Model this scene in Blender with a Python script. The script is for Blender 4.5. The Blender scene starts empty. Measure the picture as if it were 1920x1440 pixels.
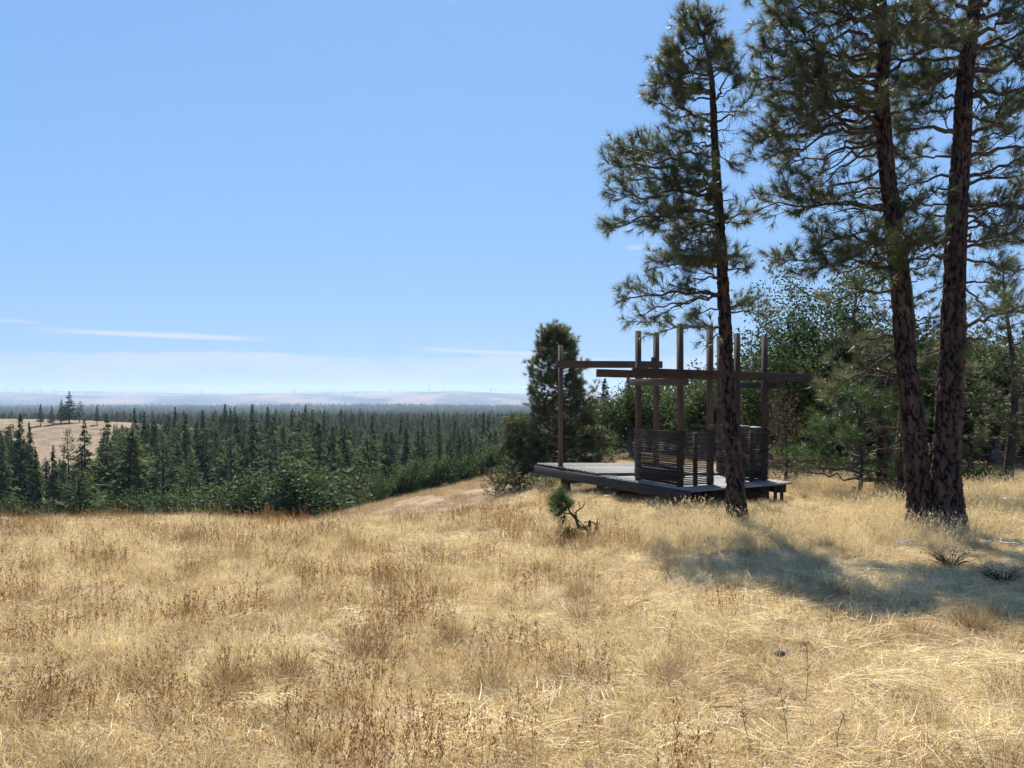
import bpy, math
import numpy as np
from mathutils import Vector, Matrix

S = bpy.context.scene
COL = S.collection
F, HZ, EYE = 1450.0, 738.0, 1.65          # focal length in photo pixels, horizon row, eye height

# ------------------------------------------------------------------ camera
cam_d = bpy.data.cameras.new('camera'); cam = bpy.data.objects.new('camera', cam_d); COL.objects.link(cam)
cam.location = (0, 0, EYE); cam.rotation_euler = (math.radians(90), 0, 0)
cam_d.sensor_width = 36; cam_d.lens = F / 1920 * 36; cam_d.shift_y = (HZ - 720) / 1920
cam_d.clip_start = 0.05; cam_d.clip_end = 90000
S.camera = cam

# ------------------------------------------------------------------ light
SUN_EL, SUN_AZ = math.radians(54), math.radians(-3)     # azimuth measured from +Y towards +X
sun_d = bpy.data.lights.new('sun', 'SUN'); sun = bpy.data.objects.new('sun', sun_d); COL.objects.link(sun)
sun_d.energy = 5.0; sun_d.angle = math.radians(0.53); sun_d.color = (1.0, 0.93, 0.83)
to_sun = Vector((math.sin(SUN_AZ) * math.cos(SUN_EL), math.cos(SUN_AZ) * math.cos(SUN_EL), math.sin(SUN_EL)))
sun.rotation_euler = to_sun.to_track_quat('Z', 'Y').to_euler()

W = bpy.data.worlds.new('World'); S.world = W; W.use_nodes = True
nt = W.node_tree; nt.nodes.clear()
def N(t, typ, **kw):
    n = t.nodes.new(typ)
    for k, v in kw.items(): setattr(n, k, v)
    return n
def L(t, a, b): t.links.new(a, b)
def math_node(t, op, a, b=None, c=None, clamp=False):
    n = N(t, 'ShaderNodeMath', operation=op); n.use_clamp = clamp
    for i, v in enumerate((a, b, c)):
        if v is None: continue
        if isinstance(v, (int, float)): n.inputs[i].default_value = v
        else: L(t, v, n.inputs[i])
    return n.outputs[0]
def maprange(t, v, a, b, c=0.0, d=1.0, smooth=True):
    n = N(t, 'ShaderNodeMapRange'); n.interpolation_type = 'SMOOTHSTEP' if smooth else 'LINEAR'
    L(t, v, n.inputs[0])
    for i, q in enumerate((a, b, c, d)): n.inputs[i + 1].default_value = q
    return n.outputs[0]
def mixcol(t, f, a, b, blend='MIX'):
    n = N(t, 'ShaderNodeMix', data_type='RGBA', blend_type=blend)
    for i, v in ((0, f), (6, a), (7, b)):
        if isinstance(v, (int, float)): n.inputs[i].default_value = v
        elif isinstance(v, (tuple, list)): n.inputs[i].default_value = (*v, 1)[:4]
        else: L(t, v, n.inputs[i])
    return n.outputs[2]

sky = N(nt, 'ShaderNodeTexSky', sky_type='NISHITA'); sky.sun_disc = False
sky.sun_elevation = SUN_EL; sky.sun_rotation = SUN_AZ
sky.altitude = 600; sky.air_density = 1.0; sky.dust_density = 0.5; sky.ozone_density = 6.0
tc = N(nt, 'ShaderNodeTexCoord'); sx = N(nt, 'ShaderNodeSeparateXYZ'); L(nt, tc.outputs['Generated'], sx.inputs[0])
az = math_node(nt, 'ARCTAN2', sx.outputs[0], sx.outputs[1])
el = math_node(nt, 'ARCSINE', sx.outputs[2])
comb = N(nt, 'ShaderNodeCombineXYZ')
L(nt, math_node(nt, 'MULTIPLY', az, 5.0), comb.inputs[0]); L(nt, math_node(nt, 'MULTIPLY', el, 26.0), comb.inputs[1])
nz = N(nt, 'ShaderNodeTexNoise'); nz.inputs['Scale'].default_value = 1.4; nz.inputs['Detail'].default_value = 7; nz.inputs['Roughness'].default_value = 0.6
L(nt, comb.outputs[0], nz.inputs['Vector'])
# low bank of thin cloud a few degrees above the horizon, its top edge uneven
top = math_node(nt, 'ADD', math_node(nt, 'MULTIPLY', nz.outputs[0], 0.030), 0.034)
bank = math_node(nt, 'SUBTRACT', top, el)
bank = math_node(nt, 'MULTIPLY', maprange(nt, bank, -0.0008, 0.0045, 0, 1), maprange(nt, bank, 0.012, 0.034, 1, 0.75))
bank = math_node(nt, 'MULTIPLY', bank, maprange(nt, nz.outputs[0], 0.30, 0.70, 0.35, 0.8))
# thin drawn-out cirrus streaks
comb2 = N(nt, 'ShaderNodeCombineXYZ')
L(nt, math_node(nt, 'MULTIPLY', az, 9.0), comb2.inputs[0]); L(nt, math_node(nt, 'MULTIPLY', el, 150.0), comb2.inputs[1])
nz2 = N(nt, 'ShaderNodeTexNoise'); nz2.inputs['Scale'].default_value = 1.0; nz2.inputs['Detail'].default_value = 6
L(nt, comb2.outputs[0], nz2.inputs['Vector'])
def streak(az0, az1, e0, e1, half):
    f = maprange(nt, az, az0, az1, 0, 1, False)
    line = math_node(nt, 'ADD', math_node(nt, 'MULTIPLY', f, e1 - e0), e0)
    d = math_node(nt, 'ABSOLUTE', math_node(nt, 'SUBTRACT', el, line))
    d = math_node(nt, 'SUBTRACT', d, math_node(nt, 'MULTIPLY', math_node(nt, 'SUBTRACT', nz2.outputs[0], 0.5), half * 1.2))
    m = maprange(nt, d, half * 0.15, half, 1, 0)
    m = math_node(nt, 'MULTIPLY', m, maprange(nt, az, az0, az0 + (az1 - az0) * 0.35))
    return math_node(nt, 'MULTIPLY', m, maprange(nt, az, az1 - (az1 - az0) * 0.30, az1, 1, 0))
st = streak(-0.58, -0.285, 0.0712, 0.0665, 0.0052)
st = math_node(nt, 'MAXIMUM', st, math_node(nt, 'MULTIPLY', streak(-0.15, 0.10, 0.058, 0.049, 0.0050), 0.9))
st = math_node(nt, 'MAXIMUM', st, math_node(nt, 'MULTIPLY', streak(-0.62, -0.54, 0.079, 0.0785, 0.0030), 0.5))
st = math_node(nt, 'MAXIMUM', st, math_node(nt, 'MULTIPLY', streak(0.14, 0.19, 0.185, 0.183, 0.004), 0.5))
cloud = math_node(nt, 'MAXIMUM', math_node(nt, 'MULTIPLY', bank, 0.95), math_node(nt, 'MULTIPLY', st, 0.95), clamp=True)
# the camera's soft shoulder on the bright sky: c -> A c / (c + 2.5), the same for every direction
dn_ = N(nt, 'ShaderNodeVectorMath', operation='ADD'); L(nt, sky.outputs[0], dn_.inputs[0]); dn_.inputs[1].default_value = (2.5, 2.5, 2.5)
dv_ = N(nt, 'ShaderNodeVectorMath', operation='DIVIDE'); L(nt, sky.outputs[0], dv_.inputs[0]); L(nt, dn_.outputs[0], dv_.inputs[1])
ml_ = N(nt, 'ShaderNodeVectorMath', operation='MULTIPLY'); L(nt, dv_.outputs[0], ml_.inputs[0]); ml_.inputs[1].default_value = (3.85, 5.65, 8.5)
skyc = mixcol(nt, cloud, ml_.outputs[0], (4.45, 5.05, 5.85))
bg = N(nt, 'ShaderNodeBackground'); bg.inputs[1].default_value = 0.0758
wo = N(nt, 'ShaderNodeOutputWorld'); L(nt, skyc, bg.inputs[0]); L(nt, bg.outputs[0], wo.inputs[0])

vs = S.view_settings; vs.view_transform = 'Standard'; vs.look = 'None'; vs.exposure = 1.0; vs.gamma = 1.0; vs.use_curve_mapping = False
S.cycles.max_bounces = 4; S.cycles.diffuse_bounces = 2; S.cycles.glossy_bounces = 1; S.cycles.transmission_bounces = 3; S.cycles.volume_bounces = 0
S.cycles.use_denoising = True; S.cycles.use_adaptive_sampling = True; S.cycles.adaptive_threshold = 0.02; S.cycles.adaptive_min_samples = 24

# ------------------------------------------------------------------ helpers
rng = np.random.default_rng(7)
def at(px, py, d): return np.array(((px - 960) / F * d, d, EYE + (HZ - py) / F * d))
def norm(v): return v / np.maximum(np.linalg.norm(v, axis=-1, keepdims=True), 1e-9)

class MB:
    """collects numpy vertex / face blocks and writes them as one mesh"""
    def __init__(s): s.v, s.q, s.t, s.a, s.n = [], [], [], [], 0
    def add(s, v, quads=None, tris=None, a=0.0):
        v = np.asarray(v, float).reshape(-1, 3)
        if quads is not None and len(quads): s.q.append(np.asarray(quads, int).reshape(-1, 4) + s.n)
        if tris is not None and len(tris): s.t.append(np.asarray(tris, int).reshape(-1, 3) + s.n)
        s.v.append(v); s.a.append(np.broadcast_to(np.asarray(a, float), (len(v),))); s.n += len(v)
    def tube(s, pts, rad, sides=6, a=0.0, cap=True):
        pts = np.asarray(pts, float); rad = np.broadcast_to(np.asarray(rad, float), (len(pts),))
        n = len(pts); tan = norm(np.gradient(pts, axis=0))
        ref = np.array((0.31, 0.17, 0.93)) if abs(tan[:, 2]).mean() < 0.8 else np.array((0.95, 0.2, 0.1))
        e1 = norm(np.cross(tan, ref)); e2 = np.cross(tan, e1)
        th = np.arange(sides) / sides * 2 * np.pi
        v = pts[:, None] + rad[:, None, None] * (np.cos(th)[None, :, None] * e1[:, None] + np.sin(th)[None, :, None] * e2[:, None])
        i = np.arange(n - 1)[:, None] * sides; j = np.arange(sides)[None]; k = (j + 1) % sides
        q = np.stack((i + j, i + k, i + k + sides, i + j + sides), -1).reshape(-1, 4)
        v = v.reshape(-1, 3); tr = []
        if cap:
            v = np.vstack((v, pts[-1] + tan[-1] * rad[-1] * 0.4, pts[0])); c = n * sides
            tr = [(c - sides + jj, c - sides + (jj + 1) % sides, c) for jj in range(sides)] + [((jj + 1) % sides, jj, c + 1) for jj in range(sides)]
        s.add(v, q, tr, a)
    def box(s, lo, hi, a=0.0):
        x0, y0, z0 = lo; x1, y1, z1 = hi
        v = [(x0,y0,z0),(x1,y0,z0),(x1,y1,z0),(x0,y1,z0),(x0,y0,z1),(x1,y0,z1),(x1,y1,z1),(x0,y1,z1)]
        s.add(v, [(0,3,2,1),(4,5,6,7),(0,1,5,4),(1,2,6,5),(2,3,7,6),(3,0,4,7)], None, a)
    def mesh(s, name, smooth=False):
        me = bpy.data.meshes.new(name); v = np.vstack(s.v)
        q = np.vstack(s.q) if s.q else np.zeros((0, 4), int); t = np.vstack(s.t) if s.t else np.zeros((0, 3), int)
        me.vertices.add(len(v)); me.vertices.foreach_set('co', v.astype(np.float32).ravel())
        me.loops.add(q.size + t.size); me.loops.foreach_set('vertex_index', np.concatenate((q.ravel(), t.ravel())).astype(np.int32))
        me.polygons.add(len(q) + len(t))
        st = np.concatenate((np.arange(len(q)) * 4, q.size + np.arange(len(t)) * 3)).astype(np.int32)
        me.polygons.foreach_set('loop_start', st)
        if smooth: me.polygons.foreach_set('use_smooth', np.ones(len(q) + len(t), bool))
        at_ = me.attributes.new('tint', 'FLOAT', 'POINT'); at_.data.foreach_set('value', np.concatenate(s.a).astype(np.float32))
        me.update(calc_edges=True); return me
    def build(s, name, mat, parent=None, loc=None, smooth=False):
        return link(name, s.mesh(name, smooth), mat, parent, loc)
def link(name, me, mat=None, parent=None, loc=None):
    o = bpy.data.objects.new(name, me); COL.objects.link(o)
    if mat is not None and not me.materials: me.materials.append(mat)
    if parent is not None: o.parent = parent
    if loc is not None: o.location = loc
    return o
def tag(o, label=None, cat=None, group=None, kind=None):
    for k, v in (('label', label), ('category', cat), ('group', group), ('kind', kind)):
        if v: o[k] = v
    return o
def empty(name, loc=(0, 0, 0), rz=0.0):
    o = bpy.data.objects.new(name, None); COL.objects.link(o); o.location = loc; o.rotation_euler = (0, 0, rz); o.empty_display_size = 0.2
    return o
def copy_tree(src, loc, rz, scale, label=None, group=None, cat=None):
    r = src.copy(); COL.objects.link(r); r.location = loc; r.rotation_euler = (0, 0, rz); r.scale = scale
    tag(r, label, cat, group)
    for ch in src.children:
        c = ch.copy(); COL.objects.link(c); c.parent = r
        for g in ch.children:
            d = g.copy(); COL.objects.link(d); d.parent = c
    return r
def spline(pts, n):
    p = np.asarray(pts, float); k = len(p)
    d = np.concatenate(([0], np.cumsum(np.linalg.norm(np.diff(p[:, :3], axis=0), axis=1)))); d /= d[-1]
    m = np.gradient(p, d, axis=0) if k > 2 else np.repeat((p[1:] - p[:1]), k, axis=0)
    t = np.linspace(0, 1, n); i = np.clip(np.searchsorted(d, t, 'right') - 1, 0, k - 2)
    h = (d[i + 1] - d[i])[:, None]; s = ((t - d[i])[:, None]) / h
    return (2*s**3-3*s**2+1)*p[i] + (s**3-2*s**2+s)*h*m[i] + (-2*s**3+3*s**2)*p[i+1] + (s**3-s**2)*h*m[i+1]

_w = np.random.default_rng(3)
_K = [(np.array((math.cos(a), math.sin(a))), p) for a, p in zip(_w.uniform(0, 6.28, 40), _w.uniform(0, 6.28, 40))]
def wav(x, y, scale, k0=0, n=7):
    """cheap smooth noise in about -1..1 with feature size 'scale'"""
    o = 0
    for i in range(n):
        (d, p) = _K[(k0 + i) % 40]; f = 6.28 / scale * (0.6 + 0.23 * i)
        o = o + np.sin((x * d[0] + y * d[1]) * f + p + 1.3 * np.sin((x * d[1] - y * d[0]) * f * 0.6 + 2 * p)) / (1 + 0.18 * i)
    return o / 3.0

# ------------------------------------------------------------------ materials
def mat_new(name):
    m = bpy.data.materials.new(name); m.use_nodes = True; t = m.node_tree; t.nodes.clear()
    out = N(t, 'ShaderNodeOutputMaterial'); return m, t, out
def attr(t, name='tint'): return N(t, 'ShaderNodeAttribute', attribute_name=name).outputs['Fac']
def noise(t, vec, scale, detail=4, rough=0.55):
    n = N(t, 'ShaderNodeTexNoise'); n.inputs['Scale'].default_value = scale; n.inputs['Detail'].default_value = detail; n.inputs['Roughness'].default_value = rough
    if vec is not None: L(t, vec, n.inputs['Vector'])
    return n.outputs[0]
def ramp(t, f, stops):
    r = N(t, 'ShaderNodeValToRGB'); e = r.color_ramp.elements
    while len(e) < len(stops): e.new(0.5)
    for q, (p, c) in zip(e, stops): q.position = p; q.color = (*c, 1)
    L(t, f, r.inputs[0]); return r.outputs[0]
def bump(t, h, strength, dist=0.02):
    b = N(t, 'ShaderNodeBump'); b.inputs['Strength'].default_value = strength; b.inputs['Distance'].default_value = dist
    L(t, h, b.inputs['Height']); return b.outputs[0]
def leaf_mat(name, stops, transl=0.35, rough=0.55, spec=0.3, var=0.25):
    """leaf, needle or straw: colour by per-leaf tint plus per-object variation; light passes through"""
    m, t, out = mat_new(name)
    oi = N(t, 'ShaderNodeObjectInfo')
    f = math_node(t, 'ADD', attr(t), math_node(t, 'MULTIPLY', math_node(t, 'SUBTRACT', oi.outputs['Random'], 0.5), var), clamp=True)
    c = ramp(t, f, stops)
    p = N(t, 'ShaderNodeBsdfPrincipled'); L(t, c, p.inputs['Base Color']); p.inputs['Roughness'].default_value = rough; p.inputs['Specular IOR Level'].default_value = spec
    tr = N(t, 'ShaderNodeBsdfTranslucent'); L(t, mixcol(t, 1.0, c, (1.0, 1.0, 0.72), 'MULTIPLY'), tr.inputs[0])
    mx = N(t, 'ShaderNodeMixShader'); mx.inputs[0].default_value = transl
    L(t, p.outputs[0], mx.inputs[1]); L(t, tr.outputs[0], mx.inputs[2]); L(t, mx.outputs[0], out.inputs[0]); return m
def wood_mat(name, dark, light, rough=0.8, grain=1.0, spec=0.25):
    m, t, out = mat_new(name)
    tcn = N(t, 'ShaderNodeTexCoord'); mp = N(t, 'ShaderNodeMapping'); mp.inputs['Scale'].default_value = (1.2, 22, 22)
    L(t, tcn.outputs['Object'], mp.inputs[0]); oi = N(t, 'ShaderNodeObjectInfo')
    cmb = N(t, 'ShaderNodeVectorMath', operation='ADD'); L(t, mp.outputs[0], cmb.inputs[0])
    cx = N(t, 'ShaderNodeCombineXYZ'); L(t, math_node(t, 'MULTIPLY', oi.outputs['Random'], 60), cx.inputs[0]); L(t, cx.outputs[0], cmb.inputs[1])
    g = noise(t, cmb.outputs[0], 2.2, 6, 0.65)
    blot = noise(t, tcn.outputs['Object'], 3.0, 3)
    f = math_node(t, 'ADD', math_node(t, 'MULTIPLY', g, 0.75), math_node(t, 'MULTIPLY', blot, 0.35))
    f = math_node(t, 'ADD', f, math_node(t, 'MULTIPLY', math_node(t, 'SUBTRACT', oi.outputs['Random'], 0.5), 0.35), clamp=True)
    c = ramp(t, f, ((0.25, dark), (0.8, light)))
    p = N(t, 'ShaderNodeBsdfPrincipled'); L(t, c, p.inputs['Base Color']); p.inputs['Roughness'].default_value = rough; p.inputs['Specular IOR Level'].default_value = spec
    L(t, bump(t, g, 0.5 * grain, 0.006), p.inputs['Normal']); L(t, p.outputs[0], out.inputs[0]); return m
def plain_mat(name, c0, c1, scale=6.0, rough=0.85, bmp=0.4, spec=0.2):
    m, t, out = mat_new(name); tcn = N(t, 'ShaderNodeTexCoord'); g = noise(t, tcn.outputs['Object'], scale, 6, 0.6)
    p = N(t, 'ShaderNodeBsdfPrincipled'); L(t, ramp(t, g, ((0.3, c0), (0.7, c1))), p.inputs['Base Color'])
    p.inputs['Roughness'].default_value = rough; p.inputs['Specular IOR Level'].default_value = spec
    L(t, bump(t, g, bmp, 0.03), p.inputs['Normal']); L(t, p.outputs[0], out.inputs[0]); return m

def bark_mat():
    m, t, out = mat_new('ponderosa_bark'); gv = attr(t, 'tint')
    geo = N(t, 'ShaderNodeNewGeometry'); mp = N(t, 'ShaderNodeMapping'); mp.inputs['Scale'].default_value = (1, 1, 0.35); L(t, geo.outputs['Position'], mp.inputs[0])
    a = noise(t, mp.outputs[0], 9, 5); b = noise(t, geo.outputs['Position'], 60, 4)
    plate = ramp(t, math_node(t, 'ADD', math_node(t, 'MULTIPLY', a, 0.75), math_node(t, 'MULTIPLY', b, 0.25)), ((0.32, (0.022, 0.018, 0.017)), (0.5, (0.048, 0.034, 0.030)), (0.70, (0.10, 0.062, 0.045))))
    plate = mixcol(t, maprange(t, gv, 0.6, 1.0, 0, 0.75, False), plate, mixcol(t, a, (0.065, 0.046, 0.039), (0.16, 0.088, 0.060)))
    c = mixcol(t, maprange(t, gv, 0.10, 0.50), (0.008, 0.007, 0.008), plate)
    lich = maprange(t, noise(t, geo.outputs['Position'], 3.1, 5), 0.64, 0.72, 0, 0.6)
    c = mixcol(t, lich, c, (0.14, 0.15, 0.05))
    p = N(t, 'ShaderNodeBsdfPrincipled'); L(t, c, p.inputs['Base Color']); p.inputs['Roughness'].default_value = 0.9; p.inputs['Specular IOR Level'].default_value = 0.15
    L(t, bump(t, b, 0.5, 0.01), p.inputs['Normal']); L(t, p.outputs[0], out.inputs[0]); return m

M = {}
M['bark'] = bark_mat()
M['twig'] = plain_mat('branch_bark', (0.035, 0.026, 0.021), (0.13, 0.095, 0.07), 14, 0.9, 0.5)
M['trunk'] = plain_mat('dark_bark', (0.03, 0.023, 0.019), (0.10, 0.075, 0.06), 5, 0.9, 0.5)
M['oakbark'] = plain_mat('grey_oak_bark', (0.06, 0.055, 0.05), (0.20, 0.185, 0.165), 8, 0.9, 0.6)
M['needle'] = leaf_mat('pine_needles', ((0.0, (0.042, 0.062, 0.034)), (0.5, (0.105, 0.128, 0.066)), (0.85, (0.185, 0.19, 0.10)), (1.0, (0.27, 0.19, 0.10))), 0.42, 0.40, 0.45)
M['needle_green'] = leaf_mat('young_pine_needles', ((0.0, (0.035, 0.075, 0.022)), (0.6, (0.075, 0.13, 0.042)), (1.0, (0.14, 0.18, 0.07))), 0.35, 0.42, 0.45)
M['fir'] = leaf_mat('conifer_foliage', ((0.0, (0.028, 0.048, 0.024)), (0.5, (0.078, 0.110, 0.050)), (0.85, (0.14, 0.168, 0.072)), (1.0, (0.20, 0.19, 0.085))), 0.38, 0.75, 0.06, 0.5)
M['oak'] = leaf_mat('oak_leaves', ((0.0, (0.017, 0.032, 0.013)), (0.5, (0.052, 0.084, 0.032)), (1.0, (0.13, 0.165, 0.066))), 0.40, 0.62, 0.15, 0.25)
M['deadneedle'] = leaf_mat('dead_brown_needles', ((0.0, (0.06, 0.035, 0.02)), (1.0, (0.20, 0.12, 0.07))), 0.3)
M['sage'] = leaf_mat('grey_green_leaves', ((0.0, (0.07, 0.075, 0.035)), (1.0, (0.20, 0.20, 0.11))), 0.3)
M['straw'] = leaf_mat('dry_straw', ((0.0, (0.19, 0.11, 0.05)), (0.3, (0.47, 0.33, 0.175)), (0.6, (0.75, 0.585, 0.34)), (1.0, (0.92, 0.81, 0.57))), 0.32, 0.5, 0.4, 0.42)
M['straw_dull'] = leaf_mat('dull_slope_straw', ((0.0, (0.17, 0.11, 0.06)), (0.5, (0.38, 0.27, 0.15)), (1.0, (0.62, 0.48, 0.29))), 0.3, 0.6, 0.2, 0.4)
M['stalk'] = leaf_mat('brown_seed_stalks', ((0.0, (0.20, 0.085, 0.035)), (0.5, (0.33, 0.17, 0.07)), (1.0, (0.52, 0.36, 0.18))), 0.2, 0.6, 0.2, 0.3)
M['post'] = wood_mat('weathered_brown_timber', (0.028, 0.020, 0.016), (0.105, 0.072, 0.051))
M['plank'] = wood_mat('silver_grey_deck_board', (0.13, 0.125, 0.115), (0.33, 0.315, 0.295), 0.8)
M['fascia'] = wood_mat('dark_grey_fascia_board', (0.012, 0.012, 0.013), (0.048, 0.044, 0.042))
M['slat'] = wood_mat('dark_slat', (0.014, 0.012, 0.011), (0.05, 0.042, 0.037))
M['girder'] = wood_mat('red_brown_girder', (0.05, 0.022, 0.015), (0.13, 0.06, 0.04))
M['cap'] = wood_mat('pale_rail_cap', (0.40, 0.38, 0.35), (0.70, 0.68, 0.64))
M['white'] = plain_mat('white_paint', (0.74, 0.75, 0.76), (0.82, 0.82, 0.82), 1, 0.5, 0)
M['turbine'] = plain_mat('backlit_white_turbine_paint', (0.42, 0.43, 0.45), (0.48, 0.49, 0.50), 1, 0.6, 0)  # white paint; the grey of its backlit side is put into the colour
M['bolt'] = plain_mat('rusty_steel', (0.05, 0.03, 0.02), (0.12, 0.07, 0.045), 30, 0.6, 0.3)
M['rock'] = plain_mat('pale_rock', (0.55, 0.54, 0.52), (0.78, 0.77, 0.75), 20, 0.85, 0.6)
M['log'] = wood_mat('charred_log', (0.03, 0.022, 0.018), (0.16, 0.11, 0.08))
M['stake'] = wood_mat('red_brown_stake', (0.09, 0.04, 0.025), (0.20, 0.10, 0.06))

# ------------------------------------------------------------------ terrain
_su = [-1.3, -0.40, -0.25, -0.20, -0.11, 0.0, 0.08, 0.14, 0.2, 1.3]
_ss = [0.20, 0.20, 0.185, 0.150, 0.110, 0.070, 0.048, 0.036, 0.034, 0.034]
_fy = [0, 60, 100, 200, 400, 800, 1500, 3000, 6000, 9500, 20000]
_fz = [-13, -14, -16.5, -20, -26, -40, -52, -66, -104, -165, -300]
def clearing(x, y): return np.exp(-((((x + 275) / 150) ** 2 + ((y - 402) / 85) ** 2) ** 1.4))
def H(x, y):
    x = np.asarray(x, float); y = np.asarray(y, float)
    ye = np.maximum(np.maximum(y, 0.8 * np.abs(x)), -0.5 * y)
    u = x / np.maximum(ye, 8.0)
    s = np.interp(u, _su, _ss)
    y1 = np.interp(u, [-0.7, -0.2, 0.3], [12.7, 13.6, 14.6])
    d = ye - y1; soft = 1.2 * np.logaddexp(0, d / 1.2)
    z = -0.034 * ye - (s - 0.034) * soft
    y2 = np.interp(u, [0.02, 0.14, 0.25], [43.0, 60.0, 95.0])
    e = ye - y2; z = z - 0.11 * 4.0 * np.logaddexp(0, np.clip(e / 4.0, -40, 2000))
    fl = np.interp(ye, _fy, _fz) + 9 * wav(x, y, 2600, 5) * np.clip((ye - 700) / 2500, 0, 1) * np.clip(ye / 4000, 0.3, 1.6)
    z = z - 0.5 * np.exp(-((ye - 18.5) / 3.6) ** 2) * np.clip((0.05 - u) / 0.12, 0, 1) * np.clip((u + 0.42) / 0.12, 0, 1)
    k = 1.5; z = np.maximum(z, fl) + k * np.log1p(np.exp(-np.abs(z - fl) / k))
    z = z + 14.5 * clearing(x, y)
    near = np.clip(1 - ye / 120, 0, 1)
    z = z + near * (0.045 * wav(x, y, 2.6, 2) * np.clip(ye / 4, 0, 1) + 0.02 * wav(x, y, 0.9, 11)) + 0.25 * wav(x, y, 40, 20) * np.clip((ye - 25) / 40, 0, 1)
    return z
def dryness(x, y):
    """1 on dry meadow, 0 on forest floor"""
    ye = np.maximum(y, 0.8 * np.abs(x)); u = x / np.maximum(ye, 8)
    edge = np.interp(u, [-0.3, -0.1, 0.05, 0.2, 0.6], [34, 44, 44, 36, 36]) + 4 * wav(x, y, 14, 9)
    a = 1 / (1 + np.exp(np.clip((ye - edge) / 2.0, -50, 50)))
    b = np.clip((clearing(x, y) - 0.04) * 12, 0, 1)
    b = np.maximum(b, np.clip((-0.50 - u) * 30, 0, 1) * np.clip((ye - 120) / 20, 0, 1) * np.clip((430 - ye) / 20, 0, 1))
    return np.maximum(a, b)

th_f = np.linspace(-52, 52, 340); th = np.radians(np.concatenate((th_f, np.linspace(52, 308, 60)[1:-1])))
rr = np.concatenate(([0.0], np.geomspace(0.6, 7600, 300)))
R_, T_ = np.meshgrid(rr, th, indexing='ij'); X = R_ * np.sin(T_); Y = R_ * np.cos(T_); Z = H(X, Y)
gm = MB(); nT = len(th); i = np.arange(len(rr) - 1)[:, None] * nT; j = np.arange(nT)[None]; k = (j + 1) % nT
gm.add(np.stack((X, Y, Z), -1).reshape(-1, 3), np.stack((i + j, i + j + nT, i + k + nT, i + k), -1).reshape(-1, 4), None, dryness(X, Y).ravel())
def ground_mat():
    m, t, out = mat_new('dry_meadow_ground'); dr = attr(t)
    geo = N(t, 'ShaderNodeNewGeometry'); P = geo.outputs['Position']
    a = noise(t, P, 0.9, 5); b = noise(t, P, 22, 6, 0.7); c3 = noise(t, P, 0.11, 4)
    straw = ramp(t, math_node(t, 'ADD', math_node(t, 'MULTIPLY', a, 0.5), math_node(t, 'MULTIPLY', b, 0.5)), ((0.36, (0.12, 0.08, 0.05)), (0.5, (0.30, 0.215, 0.125)), (0.64, (0.55, 0.43, 0.27))))
    straw = mixcol(t, maprange(t, c3, 0.5, 0.66, 0, 0.45), straw, (0.30, 0.225, 0.155))
    sp = N(t, 'ShaderNodeSeparateXYZ'); L(t, P, sp.inputs[0]); soil = ramp(t, noise(t, P, 1.3, 6, 0.65), ((0.38, (0.15, 0.105, 0.07)), (0.62, (0.36, 0.265, 0.17))))
    straw = mixcol(t, math_node(t, 'MULTIPLY', maprange(t, sp.outputs[1], 15.5, 19.0, 0, 0.85), 1.0), straw, soil)
    straw = mixcol(t, maprange(t, sp.outputs[1], 90, 150, 0, 0.8), straw, ramp(t, noise(t, P, 0.16, 7, 0.75), ((0.36, (0.10, 0.075, 0.05)), (0.6, (0.235, 0.175, 0.115)))))
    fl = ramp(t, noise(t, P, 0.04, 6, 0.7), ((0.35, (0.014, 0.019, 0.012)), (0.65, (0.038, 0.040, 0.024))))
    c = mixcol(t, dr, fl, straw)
    p = N(t, 'ShaderNodeBsdfPrincipled'); L(t, c, p.inputs['Base Color']); p.inputs['Roughness'].default_value = 0.95; p.inputs['Specular IOR Level'].default_value = 0.1
    L(t, bump(t, b, 0.7, 0.05), p.inputs['Normal']); L(t, p.outputs[0], out.inputs[0]); return m
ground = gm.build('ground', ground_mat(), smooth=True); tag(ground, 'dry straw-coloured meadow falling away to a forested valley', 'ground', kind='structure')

# far hills with wind farm
HP = ([-900, -300, 0, 100, 200, 300, 400, 500, 600, 650, 700, 760, 850, 900, 975, 1100, 1300, 1600, 2000, 2600],
      [738, 735, 736, 738, 743, 741.5, 741, 738, 739, 742, 741, 737, 733, 735, 740, 741, 738, 740, 737, 740])
D_H = 9000.0
def crest(px): return EYE + (HZ - np.interp(px, *HP)) / F * D_H
pxs = np.linspace(-900, 2600, 420); ds = np.concatenate((np.linspace(6700, 9000, 26), np.linspace(9250, 12500, 14)))
PX, DD = np.meshgrid(pxs, ds, indexing='ij'); U = (PX - 960) / F
xs = U * DD; zc = crest(PX)
f = np.clip((DD - 6700) / 2300, 0, 1); base = -138.0
zz = base + (zc - base) * (f ** 0.75)
gul = (np.abs(wav(xs, DD * 0.7, 1100, 3)) - 0.5) * 27 + 10 * wav(xs, DD, 430, 14)
zz = zz + gul * np.sin(np.clip(f, 0, 1) * np.pi) ** 0.8
back = np.clip((DD - 9000) / 3500, 0, 1)
zz = np.where(DD > 9000, zc * (1 - back) - 85 * np.sin(np.clip(back / 0.8, 0, 1) * np.pi) + back * (EYE + (HZ - 735.5 + 2 * np.sin(PX / 90)) / F * 12500), zz)
hm = MB(); nD = len(ds); i = np.arange(len(pxs) - 1)[:, None] * nD; j = np.arange(nD - 1)[None]
hm.add(np.stack((xs, DD, zz), -1).reshape(-1, 3), np.stack((i + j, i + nD + j, i + nD + j + 1, i + j + 1), -1).reshape(-1, 4))
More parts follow.
